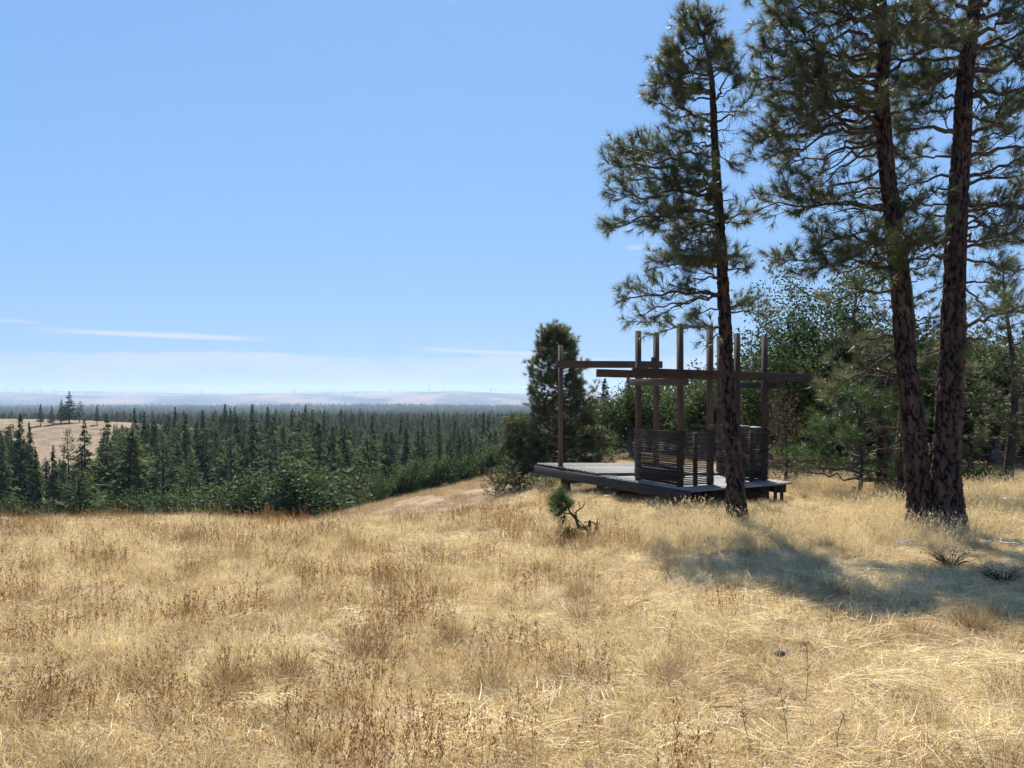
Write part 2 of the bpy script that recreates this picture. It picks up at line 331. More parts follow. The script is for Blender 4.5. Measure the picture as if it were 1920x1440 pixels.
def hills_mat():
    m, t, out = mat_new('far_dry_hills'); geo = N(t, 'ShaderNodeNewGeometry')
    mp = N(t, 'ShaderNodeMapping'); mp.inputs['Scale'].default_value = (0.0016, 0.0010, 0.009); L(t, geo.outputs['Position'], mp.inputs[0])
    a = noise(t, mp.outputs[0], 1.0, 6, 0.55)
    c = ramp(t, a, ((0.42, (0.010, 0.012, 0.015)), (0.475, (0.035, 0.030, 0.032)), (0.51, (0.155, 0.088, 0.062)), (0.68, (0.25, 0.15, 0.10))))
    p = N(t, 'ShaderNodeBsdfPrincipled'); L(t, c, p.inputs['Base Color']); p.inputs['Roughness'].default_value = 0.95; p.inputs['Specular IOR Level'].default_value = 0.05
    L(t, p.outputs[0], out.inputs[0]); return m
tag(hm.build('hills', hills_mat(), smooth=True), 'hazy tan and lilac hills along the far horizon', 'hills', kind='structure')

# ------------------------------------------------------------------ wind turbines on the hills
def turbine():
    r = empty('wind_turbine'); b = MB(); b.tube([(0, 0, -6), (0, 0, 20), (0, 0, 50)], [4.6, 4.2, 3.4], 8); b.build('tower', M['turbine'], r)
    b = MB(); b.box((-3.2, -6, 47.5), (3.2, 5, 53.5)); b.build('nacelle', M['turbine'], r)
    b = MB(); b.add(*[[(0, -1.6, 0), (3.4, -2, 6), (1.4, -2, 28), (-1.6, -2, 28), (-2.6, -2, 6), (3.4, -1.2, 6), (1.4, -1.6, 28), (-1.6, -1.6, 28), (-2.6, -1.2, 6)],
                      [(1, 2, 3, 4), (5, 8, 7, 6), (1, 5, 6, 2), (4, 3, 7, 8)], [(0, 1, 4), (0, 8, 5), (0, 5, 1), (0, 4, 8)]])
    me = b.mesh('blade')
    for q in range(3):
        o = link('blade', me, M['turbine'], r, (0, -6.5, 50.2)); o.rotation_euler = (0, 0.35 + q * 2.0944, 0)
    return r
ONES = ['', 'first', 'second', 'third', 'fourth', 'fifth', 'sixth', 'seventh', 'eighth', 'ninth', 'tenth', 'eleventh', 'twelfth', 'thirteenth', 'fourteenth', 'fifteenth', 'sixteenth', 'seventeenth', 'eighteenth', 'nineteenth']
def ordinal(n): return ONES[n] if n < 20 else {20: 'twentieth', 30: 'thirtieth'}.get(n, {2: 'twenty-', 3: 'thirty-'}[n // 10] + ONES[n % 10])
tw0 = turbine(); tgp = 'wind turbines on the far ridge'
tpx = np.array([20, 46, 74, 98, 112, 133, 180, 283, 300, 320, 372, 400, 475, 540, 657, 664, 820, 863, 955, 967, 1010, 1070, 1082, 1095, 1123, 1160, 1200, 1220, 1280, 1317, 1405, 1450, 1512, 1605, 1620, 1665]) / 1.745
for n_, px in enumerate(tpx):
    x = (px - 960) / F * D_H; rot = rng.uniform(0, 2.09); o = None
    tl = 'slender white wind turbine on the far ridge, %s from the left' % ordinal(n_ + 1)
    loc = (x, D_H, float(crest(px)) + 1); sc = rng.uniform(0.75, 1.05)
    if n_ == 0: o = tag(tw0, tl, 'wind turbine', tgp); o.location = loc; o.scale = (sc,) * 3
    else: o = copy_tree(tw0, loc, 0, (sc,) * 3, tl, tgp, 'wind turbine')
    o.rotation_euler = (0, 0, rng.uniform(-0.5, 0.5))

# ------------------------------------------------------------------ plant building blocks
def tufts_mesh(mb, pos, dirs, n, length, width, g, spread=1.15, droop=0.0, tint=None):
    """needles fanning round each shoot tip, each needle one thin triangle"""
    m = len(pos)
    if m == 0: return
    P = np.repeat(pos, n, 0); Dv = np.repeat(norm(dirs), n, 0)
    a = g.normal(size=P.shape); a = norm(a - (a * Dv).sum(1, keepdims=True) * Dv)
    w = g.uniform(0.15, 1.0, len(P)) * spread
    d = norm(np.cos(w)[:, None] * Dv + np.sin(w)[:, None] * a + np.array((0, 0, -droop)))
    ln = (length * g.uniform(0.72, 1.12, len(P)))[:, None]
    b = P - Dv * (g.uniform(0, 0.55, len(P))[:, None] * length)
    sd = norm(np.cross(d, g.normal(size=P.shape))) * width * 0.5
    v = np.stack((b - sd, b + sd, b + d * ln), 1).reshape(-1, 3)
    tt = np.repeat((g.uniform(0.15, 0.8, m) if tint is None else tint), n) + g.normal(0, 0.08, len(P))
    mb.add(v, None, np.arange(len(P) * 3).reshape(-1, 3), np.repeat(np.clip(tt, 0, 1), 3))
def leaves_mesh(mb, pos, size, g, tint=None, flat=0.4):
    """leaf-shaped quads folded nowhere, turned every way but leaning to the horizontal"""
    n = len(pos)
    nr = norm(g.normal(size=(n, 3)) + np.array((0, 0, flat)) * np.sign(g.normal(size=(n, 1))))
    a = norm(np.cross(nr, g.normal(size=(n, 3)))); b = np.cross(nr, a)
    s = (size * g.uniform(0.6, 1.25, n))[:, None]
    v = np.stack((pos - a * s * 0.6, pos + b * s * 0.36 + a * s * 0.1, pos + a * s * 0.6, pos - b * s * 0.36 + a * s * 0.1), 1).reshape(-1, 3)
    tt = np.clip((g.uniform(0, 1, n) if tint is None else tint) + g.normal(0, 0.1, n), 0, 1)
    mb.add(v, np.arange(n * 4).reshape(-1, 4), None, np.repeat(tt, 4))

def branch_parts(p0, p1, r0, g, arch=0.15, leafy=1.0, tuft_len=0.16, sub=7.4, flat=0.55):
    """one pine limb with side shoots: returns wood MB, tuft positions and directions"""
    wood = MB(); p0 = np.asarray(p0, float); p1 = np.asarray(p1, float); v = p1 - p0; Lb = np.linalg.norm(v)
    up = np.array((0, 0, 1.0)); mid = p0 + v * 0.5 + up * arch * Lb
    t = np.linspace(0, 1, 11)[:, None]
    c = (1 - t) ** 2 * p0 + 2 * t * (1 - t) * mid + t ** 2 * p1
    wob = g.normal(0, 1, (11, 3)) * 0.035 * Lb * np.sin(t * np.pi) ** 0.6; c = c + wob * np.array((1, 1, 0.8))
    wood.tube(c, r0 * (1 - 0.78 * t[:, 0]), 6)
    tp, td = [], []
    tan = norm(np.gradient(c, axis=0)); side0 = norm(np.cross(tan, up))
    nsub = max(3, int(Lb * sub)); fs = np.sort(g.uniform(0.22, 1.0, nsub)); sgn = 1
    for f in fs:
        i = min(int(f * 10), 9); q = f * 10 - i; b0 = c[i] * (1 - q) + c[i + 1] * q
        sgn = -sgn
        ln = Lb * g.uniform(0.20, 0.42) * (1.18 - f) + g.uniform(0.06, 0.2); ln = min(ln, 0.95)
        d = norm(tan[i] * g.uniform(0.45, 1.0) + side0[i] * sgn * g.uniform(0.35, 1.0) * flat * 1.6 + up * g.uniform(-0.25, 0.5))
        e = b0 + d * ln; m = b0 + d * ln * 0.5 - up * ln * g.uniform(-0.05, 0.2)
        e = e + up * ln * g.uniform(-0.05, 0.3)
        tt = np.linspace(0, 1, 5)[:, None]; sc = (1 - tt) ** 2 * b0 + 2 * tt * (1 - tt) * m + tt ** 2 * e
        sc += g.normal(0, 0.02 * ln, sc.shape)
        rs = max(0.005, r0 * 0.32 * (1 - 0.5 * f)); wood.tube(sc, rs * (1 - 0.65 * tt[:, 0]), 4, cap=False)
        live = g.uniform() < leafy * (0.35 + 0.9 * f)
        st = norm(sc[-1] - sc[-2])
        if live: tp += [sc[-1], sc[-1] - st * 0.10]; td += [st, st]
        for _ in range(g.integers(2, 5)):
            ff = g.uniform(0.3, 0.95); ii = min(int(ff * 4), 3); w0 = sc[ii] * (1 - (ff * 4 - ii)) + sc[ii + 1] * (ff * 4 - ii)
            wd = norm(st * 0.7 + g.normal(0, 0.55, 3) + up * 0.30); wl = g.uniform(0.08, 0.26)
            w1 = w0 + wd * wl + up * wl * 0.15
            wood.tube(np.array((w0, (w0 + w1) / 2 + g.normal(0, 0.012, 3), w1)), [rs * 0.6, rs * 0.5, 0.0035], 3, cap=False)
            if live or g.uniform() < leafy * 0.4:
                tp += [w1]; td += [wd]
    if leafy > 0.3: tp += [c[-1], c[-1] - tan[-1] * 0.08]; td += [tan[-1], tan[-1]]
    return wood, np.array(tp).reshape(-1, 3), np.array(td).reshape(-1, 3)

def bark_trunk(name, path, radii, parent, sides=64, step=0.018, cell=(0.066, 0.30), depth=0.018, g=None, flare=0.42, mat='bark'):
    """trunk with plated ponderosa bark in real relief"""
    path = np.asarray(path, float); ln = np.linalg.norm(np.diff(path, axis=0), axis=1).sum(); n = int(ln / step)
    pr = spline(np.column_stack((path, radii)), n); p, r = pr[:, :3], pr[:, 3]
    h = np.concatenate(([0], np.cumsum(np.linalg.norm(np.diff(p, axis=0), axis=1))))
    th = np.arange(sides) / sides * 2 * np.pi; rm = float(np.mean(radii)); ncol = max(6, int(2 * np.pi * rm / cell[0])); nrow = int(ln / cell[1]) + 3
    jx = g.uniform(0.12, 0.88, (nrow, ncol)); jy = g.uniform(0.05, 0.95, (nrow, ncol)); hh = g.uniform(0.4, 1.0, (nrow, ncol))
    ax = np.cos(th)[None] * rm * 1.6 + 7 * rm; ay = np.sin(th)[None] * rm * 1.6; hz_ = h[:, None] + 0 * ax
    w1 = wav(ax * 9 + hz_ * 3, ay * 9 + hz_ * 4.1, 1.5, 4) ; w2 = wav(ax * 22 + hz_ * 13, ay * 22 - hz_ * 15, 1.3, 19)
    gx = (th / (2 * np.pi) * ncol)[None] + 0.40 * w1 + 0.10 * w2; gy = (h / cell[1])[:, None] + 1 + 0.45 * wav(ax * 14 - hz_ * 4, ay * 14 + hz_ * 5, 1.6, 9) + 0.05 * w2
    f1 = np.full((n, sides), 9.0); f2 = f1.copy(); hv = np.zeros((n, sides)); ix = np.floor(gx).astype(int); iy = np.floor(gy).astype(int)
    for a in (-1, 0, 1):
        for b in (-1, 0, 1):
            cx = (ix + a) % ncol; cy = np.clip(iy + b, 0, nrow - 1)
            dd = np.hypot(ix + a + jx[cy, cx] - gx, (iy + b + jy[cy, cx] - gy))
            nearer = dd < f1; f2 = np.where(nearer, f1, np.minimum(f2, dd)); hv = np.where(nearer, hh[cy, cx], hv); f1 = np.minimum(f1, dd)
    gr = np.clip((f2 - f1) / 0.36, 0, 1); gr = gr * gr * (3 - 2 * gr)
    fine = g.normal(0, 1, (n, sides)); fine = (fine + np.roll(fine, 1, 0) + np.roll(fine, 2, 0) + np.roll(fine, -1, 0)) / 2
    dep = depth * np.clip(r / rm, 0.3, 1.4)[:, None]
    R = r[:, None] + dep * (gr * (0.45 + 0.75 * hv) - 0.6) + dep * 0.20 * fine
    R = R + (flare * r[:, None]) * np.exp(-h / 0.26)[:, None] * (0.6 + 0.4 * np.cos(th * 4 + 1)[None])
    tan = norm(np.gradient(p, axis=0)); e1 = norm(np.cross(tan, np.array((0, 1.0, 0.05)))); e2 = np.cross(tan, e1)
    v = p[:, None] + R[..., None] * (np.cos(th)[None, :, None] * e1[:, None] + np.sin(th)[None, :, None] * e2[:, None])
    i = np.arange(n - 1)[:, None] * sides; j = np.arange(sides)[None]; k = (j + 1) % sides
    mb = MB(); mb.add(v.reshape(-1, 3), np.stack((i + j, i + k, i + k + sides, i + j + sides), -1).reshape(-1, 4), None, np.clip(gr * (0.55 + 0.45 * hv) + 0.04 * fine, 0, 1).ravel())
    o = mb.build(name, M[mat], parent, smooth=False)
    return p, r, h

# ------------------------------------------------------------------ big pines in the foreground
def pine_from_photo(label, px_path, radii, d, limbs, extra, seed, tuft_n=36, needle_w=0.0066):
    g = np.random.default_rng(seed)
    base = at(px_path[0][0], px_path[0][1], d); base[2] = float(H(base[0], base[1])) - 0.06
    root = empty('pine_tree', base); tag(root, label, 'pine tree', 'tall pines beside the deck')
    path = [at(px, py, d + (q[0] if q else 0)) - base for px, py, *q in px_path]; path[0] = np.zeros(3)
    p, r, h = bark_trunk('trunk', path, [q * .90 for q in radii], root, g=g)
    zt = p[:, 2]
    def on_trunk(z): i = int(np.argmin(abs(zt - z))); return p[i], r[i]
    jobs = []
    for (py, tx, ty, dy, r0, leafy, arch) in limbs:
        z = at(0, py, d)[2] - base[2]; c, rt = on_trunk(z); e = at(tx, ty, d + dy) - base
        jobs.append((c, e, r0, leafy, arch))
    for (z0, z1, n, lmin, lmax, leafy, azc, azw, rise) in extra:
        for _ in range(n):
            z = g.uniform(z0, z1); c, rt = on_trunk(z); a = azc + g.uniform(-azw, azw); l = g.uniform(lmin, lmax)
            e = c + np.array((math.cos(a) * l, math.sin(a) * l, l * (rise + g.uniform(-0.2, 0.2))))
            jobs.append((c, e, 0.014 + 0.012 * l, leafy, g.uniform(-0.05, 0.15)))
    for c, e, r0, leafy, arch in jobs:
        w, tp, td = branch_parts(c, e, r0, g, arch, leafy)
        b = w.build('branch', M['twig'], root, smooth=True)
        if len(tp):
            nm = MB(); tufts_mesh(nm, tp, td, tuft_n, 0.165, needle_w, g, 1.2, 0.08); nb = nm.build('needles', M['needle'], b)
    return root

def Z5(x, y): return 1120 + x / 2.25, y / 2.25
def Z6(x, y): return 1420 + x / 2.572, y / 2.572
def Z7(x, y): return 1400 + x / 2.667, 500 + y / 2.667
def limbs_from(zf, rows):
    out = []
    for (ay, tx, ty, dy, r0, leafy, arch) in rows:
        X_, Y_ = zf(tx, ty); out.append((zf(0, ay)[1], X_, Y_, dy, r0, leafy, arch))
    return out
t1 = [(1382, 990), (1376, 870), (1363, 700), (1358, 578), (1351, 444), (1340, 267), (1329, 111), (1322, 78), (1312, 52), (1304, 30)]
r1 = [0.165, 0.138, 0.115, 0.098, 0.080, 0.060, 0.036, 0.026, 0.016, 0.005]
l1 = limbs_from(Z5, [
    (120, 352, 118, 0.1, .016, 1, .1), (180, 310, 235, -0.2, .02, 1, .05), (190, 480, 130, 0.1, .014, 1, .0), (260, 305, 280, 0.2, .02, 1, .1), (250, 545, 205, -0.1, .014, 1, .0), (300, 575, 258, 0.2, .016, .8, -.1),
    (330, 330, 330, -0.4, .018, 1, .0), (400, 230, 345, 0.0, .024, 1, .05), (520, 215, 425, 0.2, .028, 1, .05), (420, 590, 340, -0.2, .014, .25, -.2), (520, 655, 400, 0.1, .022, .9, -.15), (470, 600, 470, -.3, .016, .8, 0),
    (560, 310, 565, -0.3, .02, 1, .1), (555, 590, 552, 0.0, .012, 0.0, .1), (600, 565, 615, 0.1, .012, 0, .1), (650, 565, 700, -0.2, .012, .7, .1),
    (660, 210, 640, 0.3, .026, 1, .05), (740, 80, 700, 0.0, .036, 1, .08), (730, 100, 640, -0.5, .03, 1, .05), (790, 90, 760, 0.5, .03, 1, .1), (830, 70, 850, -0.2, .03, 1, .05), (900, 60, 960, 0.1, .034, 1, .12), (880, 240, 960, -0.5, .022, 1, .1),
    (860, 580, 845, 0.1, .016, 0.1, .2), (930, 655, 890, -0.1, .022, .9, .0), (940, 600, 950, .3, .014, .6, .2), (960, 365, 1060, -0.3, .024, 0.15, .35), (1010, 350, 1150, 0.1, .024, 0.1, .35), (1060, 250, 1110, 0.3, .02, .7, .1),
    (1130, 630, 1130, 0.0, .018, .8, -.1), (1080, 610, 1080, 0.3, .014, .7, .0), (1130, 210, 1140, 0.2, .022, .9, .1), (1170, 350, 1230, -0.3, .018, 0.2, .2), (1250, 85, 1275, 0.0, .032, 1, .12), (1255, 130, 1360, 0.2, .022, 0.25, .15),
    (1245, 240, 1350, -0.3, .02, .35, .15), (1300, 390, 1330, -0.2, .018, .7, .1), (1300, 650, 1290, 0.1, .018, .9, .1), (1320, 700, 1330, 0.2, .02, .8, .1), (1390, 260, 1400, 0.3, .024, .9, .15), (1400, 440, 1490, -.2, .016, .3, .2), (1330, 600, 1280, -.3, .018, .8, .1)])
# two mossy low stubs of bare wood on the left of the stem
l1 += [(66, 1299, 30, 0.02, .008, 1, 0), (75, 1322, 30, .06, .010, 1, 0), (66, 1284, 42, -.05, .010, 1, 0), (750, 1335, 752, -.1, .012, 0, .15), (765, 1330, 766, -.15, .014, 0, .1), (798, 1328, 802, -.1, .014, 0, .2)]
pine_from_photo('slim straight pine with a one-sided crown, standing before the deck rail', t1, r1, 12.1, l1,
    [(6.9, 7.75, 9, .12, .26, 1, math.pi, 3.1, .6), (4.2, 7.3, 10, .4, .9, 1, math.pi, 1.0, .12), (3.6, 5.4, 8, .6, 1.25, 1, math.pi, 1.0, .0), (3.0, 7.0, 9, .4, .9, .9, math.pi * .68, .7, .1), (3.0, 7.0, 8, .4, .9, .9, -math.pi * .68, .7, .1)], 11)

t2 = [(1729, 1000), (1722, 912), (1711, 781), (1696, 650), (1689, 540), (1671, 389), (1659, 272), (1653, 155), (1659, 90), (1650, 0), (1640, -140), (1636, -300), (1634, -440)]
r2 = [0.200, 0.180, 0.166, 0.150, 0.140, 0.122, 0.112, 0.10, 0.09, 0.085, 0.06, 0.035, 0.006]
l2 = limbs_from(Z6, [
    (290, 520, 100, 0.2, .05, .8, .25), (360, -10, 390, -0.2, .045, 1, .06), (440, 60, 470, 0.3, .034, 1, .08), (470, 100, 560, -0.4, .034, 1, .06), (500, 200, 620, -0.2, .03, 1, .1), (600, -10, 690, 0.1, .04, 1, .06), (620, 40, 770, -0.3, .034, 1, .1),
    (640, 300, 830, -0.3, .026, .1, .12), (720, 290, 905, 0.2, .026, .15, .12), (700, 250, 860, -.4, .024, .5, .1), (820, 240, 1005, -0.1, .026, .35, .1), (900, 330, 965, 0.3, .022, .6, .05), (1000, -20, 1025, 0.2, .03, .8, .1), (1010, 150, 940, -.2, .022, .9, -.1), (1080, 370, 1160, -.2, .024, .3, .05),
    (560, 830, 500, -.5, .024, 1, .0), (380, 690, 370, .2, .016, .2, .1), (680, 700, 780, 0, .03, 0, .35), (1150, 90, 1290, -.4, .034, 1, .1), (1180, 240, 1340, -.6, .03, 1, .1), (1200, 330, 1270, -.9, .026, 1, .0), (1170, 860, 1150, -.5, .024, 1, .0),
    (280, 60, 330, .2, .03, 1, .1), (260, 110, 270, -.3, .03, 1, .05), (200, 10, 250, 0, .032, 1, .1), (130, 30, 130, .2, .032, 1, .05), (80, 40, 60, -.3, .03, 1, 0), (40, 120, -20, .2, .03, 1, 0), (100, 300, 30, -.5, .026, 1, .0), (10, 20, -40, .3, .034, 1, .0), (60, 760, 20, .3, .024, 1, .05)])
l2 += limbs_from(Z7, [(335, 470, 390, .3, .03, .35, .08), (450, 540, 395, -.1, .026, .4, .1), (560, 480, 500, .2, .028, .4, .1), (470, 600, 690, -.2, .024, .15, .3), (420, 420, 640, .4, .03, .8, .1)])
pine_from_photo('large pine leaning left, the left-hand stem of the joined pair', t2, r2, 11.3, l2,
    [(5.4, 10.3, 17, .7, 1.8, 1, math.pi, 1.0, .12), (5.4, 10.3, 11, .6, 1.5, 1, math.pi / 2, 1.0, .12), (5.4, 10.3, 9, .6, 1.4, 1, -math.pi / 2, .9, .05), (3.5, 5.2, 8, .5, 1.2, .3, math.pi, 1.5, -.15)], 23)

t3 = [(1778, 1003), (1775, 875), (1779, 762), (1786, 650), (1790, 519), (1795, 389), (1803, 272), (1809, 155), (1820, 58), (1828, 0), (1838, -150), (1842, -320), (1845, -480)]
r3 = [0.245, 0.205, 0.190, 0.175, 0.160, 0.145, 0.133, 0.118, 0.105, 0.09, 0.07, 0.04, 0.006]
l3 = limbs_from(Z6, [
    (130, 620, 140, 0.2, .062, .8, .22), (350, 790, 420, .2, .03, .7, .05), (340, 820, 360, -.2, .024, .9, .1), (640, 690, 620, .1, .042, .9, .08), (770, 700, 765, .2, .024, .5, .12), (860, 680, 930, 0, .026, .4, .22), (890, 760, 985, -.3, .022, .8, .1), (990, 700, 1010, .2, .022, .7, .1), (1050, 695, 1060, .3, .022, .7, .05),
    (250, 1330, 150, .1, .04, 1, .02), (340, 1360, 290, -.2, .05, 1, -.02), (420, 1190, 460, -.3, .022, .9, 0), (650, 1340, 480, .1, .04, .8, -.05), (770, 1340, 700, -.2, .04, .9, .08), (860, 1340, 790, .2, .036, .8, .06), (900, 1330, 880, .3, .034, .7, .15), (980, 1340, 1030, .1, .03, .6, .1), (1110, 1262, 1078, 0, .026, .2, .02), (1200, 1340, 1160, .2, .03, .9, .04), (940, 1160, 1100, 0, .026, 0, .25),
    (560, 1190, 600, -.4, .024, .9, .05), (700, 1230, 620, .3, .028, 1, .05), (1240, 1220, 1300, -.3, .026, .9, .05), (1180, 720, 1200, -.6, .03, 1, .05), (1230, 640, 1310, -.7, .03, 1, .1), (1150, 560, 1190, -.8, .03, 1, .05),
    (100, 1260, 30, .2, .04, 1, 0), (60, 860, -40, .1, .04, 1, 0), (180, 1330, 60, -.4, .04, 1, 0), (40, 1300, -60, .3, .04, 1, 0), (200, 860, 60, -.5, .03, 1, .1)])
l3 += limbs_from(Z7, [(310, 1400, 225, .2, .036, .6, .05), (385, 1230, 355, -.2, .028, .3, .05), (485, 893, 452, 0, .022, 0, .0), (635, 800, 545, .3, .022, .1, .1), (60, 1200, 220, .2, .024, .1, .1), (330, 1110, 420, -.2, .016, .5, .2)])
pine_from_photo('thickest pine, the upright right-hand stem of the joined pair', t3, r3, 11.2, l3,
    [(5.6, 10.6, 18, .7, 1.9, 1, 0, 1.0, .12), (5.6, 10.4, 11, .6, 1.5, 1, math.pi / 2, 1.0, .1), (5.6, 10.4, 9, .6, 1.5, 1, -math.pi / 2, .9, .05), (6.2, 10, 8, .6, 1.3, 1, math.pi, .8, .1), (3.4, 5.4, 8, .6, 1.5, .45, 0, 1.0, -.05)], 37)

# ------------------------------------------------------------------ timber deck with slatted screens
DN = np.array((3.22, 14.0)); BK = np.array((-0.47, 0.883)); BR = np.array((0.873, 0.487))     # near corner, backwards, rightwards
ZD = -0.10; ZB = ZD + 0.055
def dk(back, right): q = DN + BK * back + BR * right; return np.array((q[0], q[1]))
deck = empty('timber_deck', (3.2, 16.4, float(H(3.2, 16.4)))); DL = np.array(deck.location)
tag(deck, 'weathered timber deck platform with tall posts, beams and slatted screens', 'deck')
def rot_box(name, a, b, w, h, mat, parent=None, up=(0, 0, 1), bev=0.004):
    """beam from a to b (world), w across, h in the up direction, local x along its length"""
    a = np.asarray(a, float); b = np.asarray(b, float); x = norm(b - a); u = np.asarray(up, float)
    y = norm(np.cross(u, x)); z = np.cross(x, y); l = np.linalg.norm(b - a); hx, hy, hz = l / 2, w / 2, h / 2; c = bev
    prof = np.array([(-hy + c, -hz), (hy - c, -hz), (hy, -hz + c), (hy, hz - c), (hy - c, hz), (-hy + c, hz), (-hy, hz - c), (-hy, -hz + c)])
    v = [(sx, *p) for sx in (-hx, hx) for p in prof]
    q = [(i, (i + 1) % 8, 8 + (i + 1) % 8, 8 + i) for i in range(8)]
    mb = MB(); mb.add(v, q, [(0, i + 1, i) for i in range(1, 7)] + [(8, 8 + i, 9 + i) for i in range(1, 7)])
    o = mb.build(name, mat, parent if parent is not None else deck)
    m = Matrix((( x[0], y[0], z[0]), (x[1], y[1], z[1]), (x[2], y[2], z[2]))).to_4x4(); m.translation = (a + b) / 2
    o.matrix_world = m
    pl = Vector((0, 0, 0)); pp = parent if parent is not None else deck
    while pp is not None: pl += pp.location; pp = pp.parent
    o.location = Vector((a + b) / 2) - pl
    return o
def clip(poly, n, c):
    out = []
    for i in range(len(poly)):
        p, q = poly[i], poly[(i + 1) % len(poly)]; dp, dq = p @ n - c, q @ n - c
        if dp <= 0: out.append(p)
        if (dp < 0) != (dq < 0): out.append(p + (q - p) * dp / (dp - dq))
    return out
g = np.random.default_rng(5)
def planks(poly, along, z, width=0.135, gap=0.012):
    al = np.array(along) / np.linalg.norm(along); ac = np.array((-al[1], al[0])); s = [p @ ac for p in poly]; t = min(s) + 0.003
    while t < max(s) - 0.02:
        q = clip(clip([p.copy() for p in poly], -ac, -t), ac, min(t + width, max(s)))
        if len(q) > 2:
            c = np.mean(q, axis=0); dz = g.uniform(-0.003, 0.003); tilt = g.uniform(-0.004, 0.004); n = len(q); ext = g.uniform(-0.002, 0.002)
            loc = np.array([((p - c) @ al + ext * np.sign((p - c) @ al), (p - c) @ ac) for p in q]); mb = MB()
            top_ = [(a, b, dz + tilt * b / width) for a, b in loc]; bot = [(a, b, dz - 0.038) for a, b in loc]
            mb.add(top_ + bot, [(i, n + i, n + (i + 1) % n, (i + 1) % n) for i in range(n)], [(0, i, i + 1) for i in range(1, n - 1)] + [(n, n + i + 1, n + i) for i in range(1, n - 1)])
            o = mb.build('plank', M['plank'], deck); o.location = Vector((*c, z)) - deck.location; o.rotation_euler = (0, 0, math.atan2(al[1], al[0]))
        t += width + gap
pL = dk(5.55, 0); pR = dk(0, 2.67); s0 = np.array((1.86, 16.55)); s1 = np.array((4.88, 16.55)); back = np.array((3.64, 18.9))
planks([pL, back, s1, s0][::-1], (1, 0), ZB)
planks([s0, s1, pR, dk(0, 0)][::-1], BR, ZD)
def P3(q, z): return np.array((q[0], q[1], z))
def ground_at(q): return float(H(q[0], q[1]))
# rim boards
rot_box('rim_board', P3(dk(5.6, -0.03), ZD - 0.115), P3(dk(-0.02, -0.03), ZD - 0.115), 0.045, 0.20, M['fascia'])
rot_box('rim_board', P3(dk(5.57, -0.03), ZB - 0.14), P3(back + (0.0, 0.03), ZB - 0.14), 0.045, 0.19, M['fascia'])
rot_box('rim_board', P3(dk(0.12, 2.60), ZD - 0.13), P3(back + (-0.06, -0.1), ZD - 0.13), 0.045, 0.17, M['fascia'])
rot_box('step_riser', P3(s0 + (0.06, -0.004), ZB - 0.064), P3(s1 + (-0.1, -0.004), ZB - 0.064), 0.02, 0.05, M['fascia'])
# joists and girders under the boards, on piers
for q in np.arange(0.32, 2.6, 0.42):
    rot_box('joist', P3(dk(0.10, q), ZD - 0.128), P3(dk(5.2 - 0.55 * q, q), ZD - 0.128), 0.04, 0.16, M['fascia'])
for bk in (0.55, 2.4, 4.6):
    rot_box('girder', P3(dk(bk, 0.12), ZD - 0.29), P3(dk(bk, 2.5 if bk < 4 else 1.9), ZD - 0.29), 0.10, 0.15, M['girder'])
    for q in (0.25, 1.25, 2.35):
        if bk > 4 and q > 2: continue
        p = dk(bk, q); rot_box('pier', P3(p, ground_at(p) - 0.15), P3(p, ZD - 0.367), 0.15, 0.15, M['post'], up=(0.873, 0.487, 0))
for q in (2.12, 2.34, 2.52):
    p = dk(0.14, q); rot_box('skirt_board', P3(p, ground_at(p) - 0.02), P3(p, ZD - 0.042), 0.025, 0.08, M['fascia'], up=(0.873, 0.487, 0))
# posts
fr = 0.5
PA = dk(1.78, 0.2); PB = dk(fr, 0.2); PC = dk(fr, 0.95); PG = dk(fr, 1.665); PD = dk(fr, 2.42); PA2 = dk(1.78, 2.42); PE = np.array((3.46, 18.55)); P0 = dk(4.62, 0.03)
P0 = np.array((1.215, 18.1)) ; P0 = dk(4.55, 0.06)
for q, zt, zb, w in ((PA, 2.92, ZD, .094), (PB, 2.96, ZD, .097), (PC, 2.93, ZD, .10), (PG, 2.84, ZD, .092), (PD, 2.84, ZD, .094), (PA2, 2.90, ZD, .092), (PE, 3.12, ZB, .11), (P0, 2.78, ZB, .088)):
    rot_box('post', P3(q, zb - 0.002), P3(q, zt), w, w, M['post'], up=(0.873, 0.487, 0), bev=0.006)
rot_box('post_block', P3(PE - BR * 0.10, 1.85), P3(PE - BR * 0.10, 2.52), 0.05, 0.09, M['post'], up=(0.873, 0.487, 0))
# beams
off = -0.072 * BK                                # front faces of the posts
def bl(t, off_, z): q = PB + BR * t + off_; return P3(q, z)
rot_box('beam', bl(-1.18, off, 2.035), bl(3.72, off, 1.975), 0.042, 0.165, M['post'])
rot_box('beam', bl(-1.86, -off, 2.015), bl(1.25, -off, 1.985), 0.042, 0.14, M['post'])
rot_box('beam', P3(P0 - BR * 0.16 - BK * 0.068, 2.33), P3(PE + BR * 0.12 - BK * 0.08, 2.345), 0.042, 0.165, M['post'])
rot_box('tie_beam', P3(PA + BK * 0.20 - BR * 0.07, 1.885), P3(PB - BK * 0.30 - BR * 0.07, 1.86), 0.042, 0.135, M['post'])
rot_box('tie_beam', P3(PA2 + BK * 0.15 + BR * 0.07, 1.845), P3(PD - BK * 0.26 + BR * 0.07, 1.81), 0.042, 0.13, M['fascia'])
bolt_me = MB(); bolt_me.tube([(0, -.012, 0), (0, .012, 0)], [.013, .013], 8); bolt_me = bolt_me.mesh('bolt')
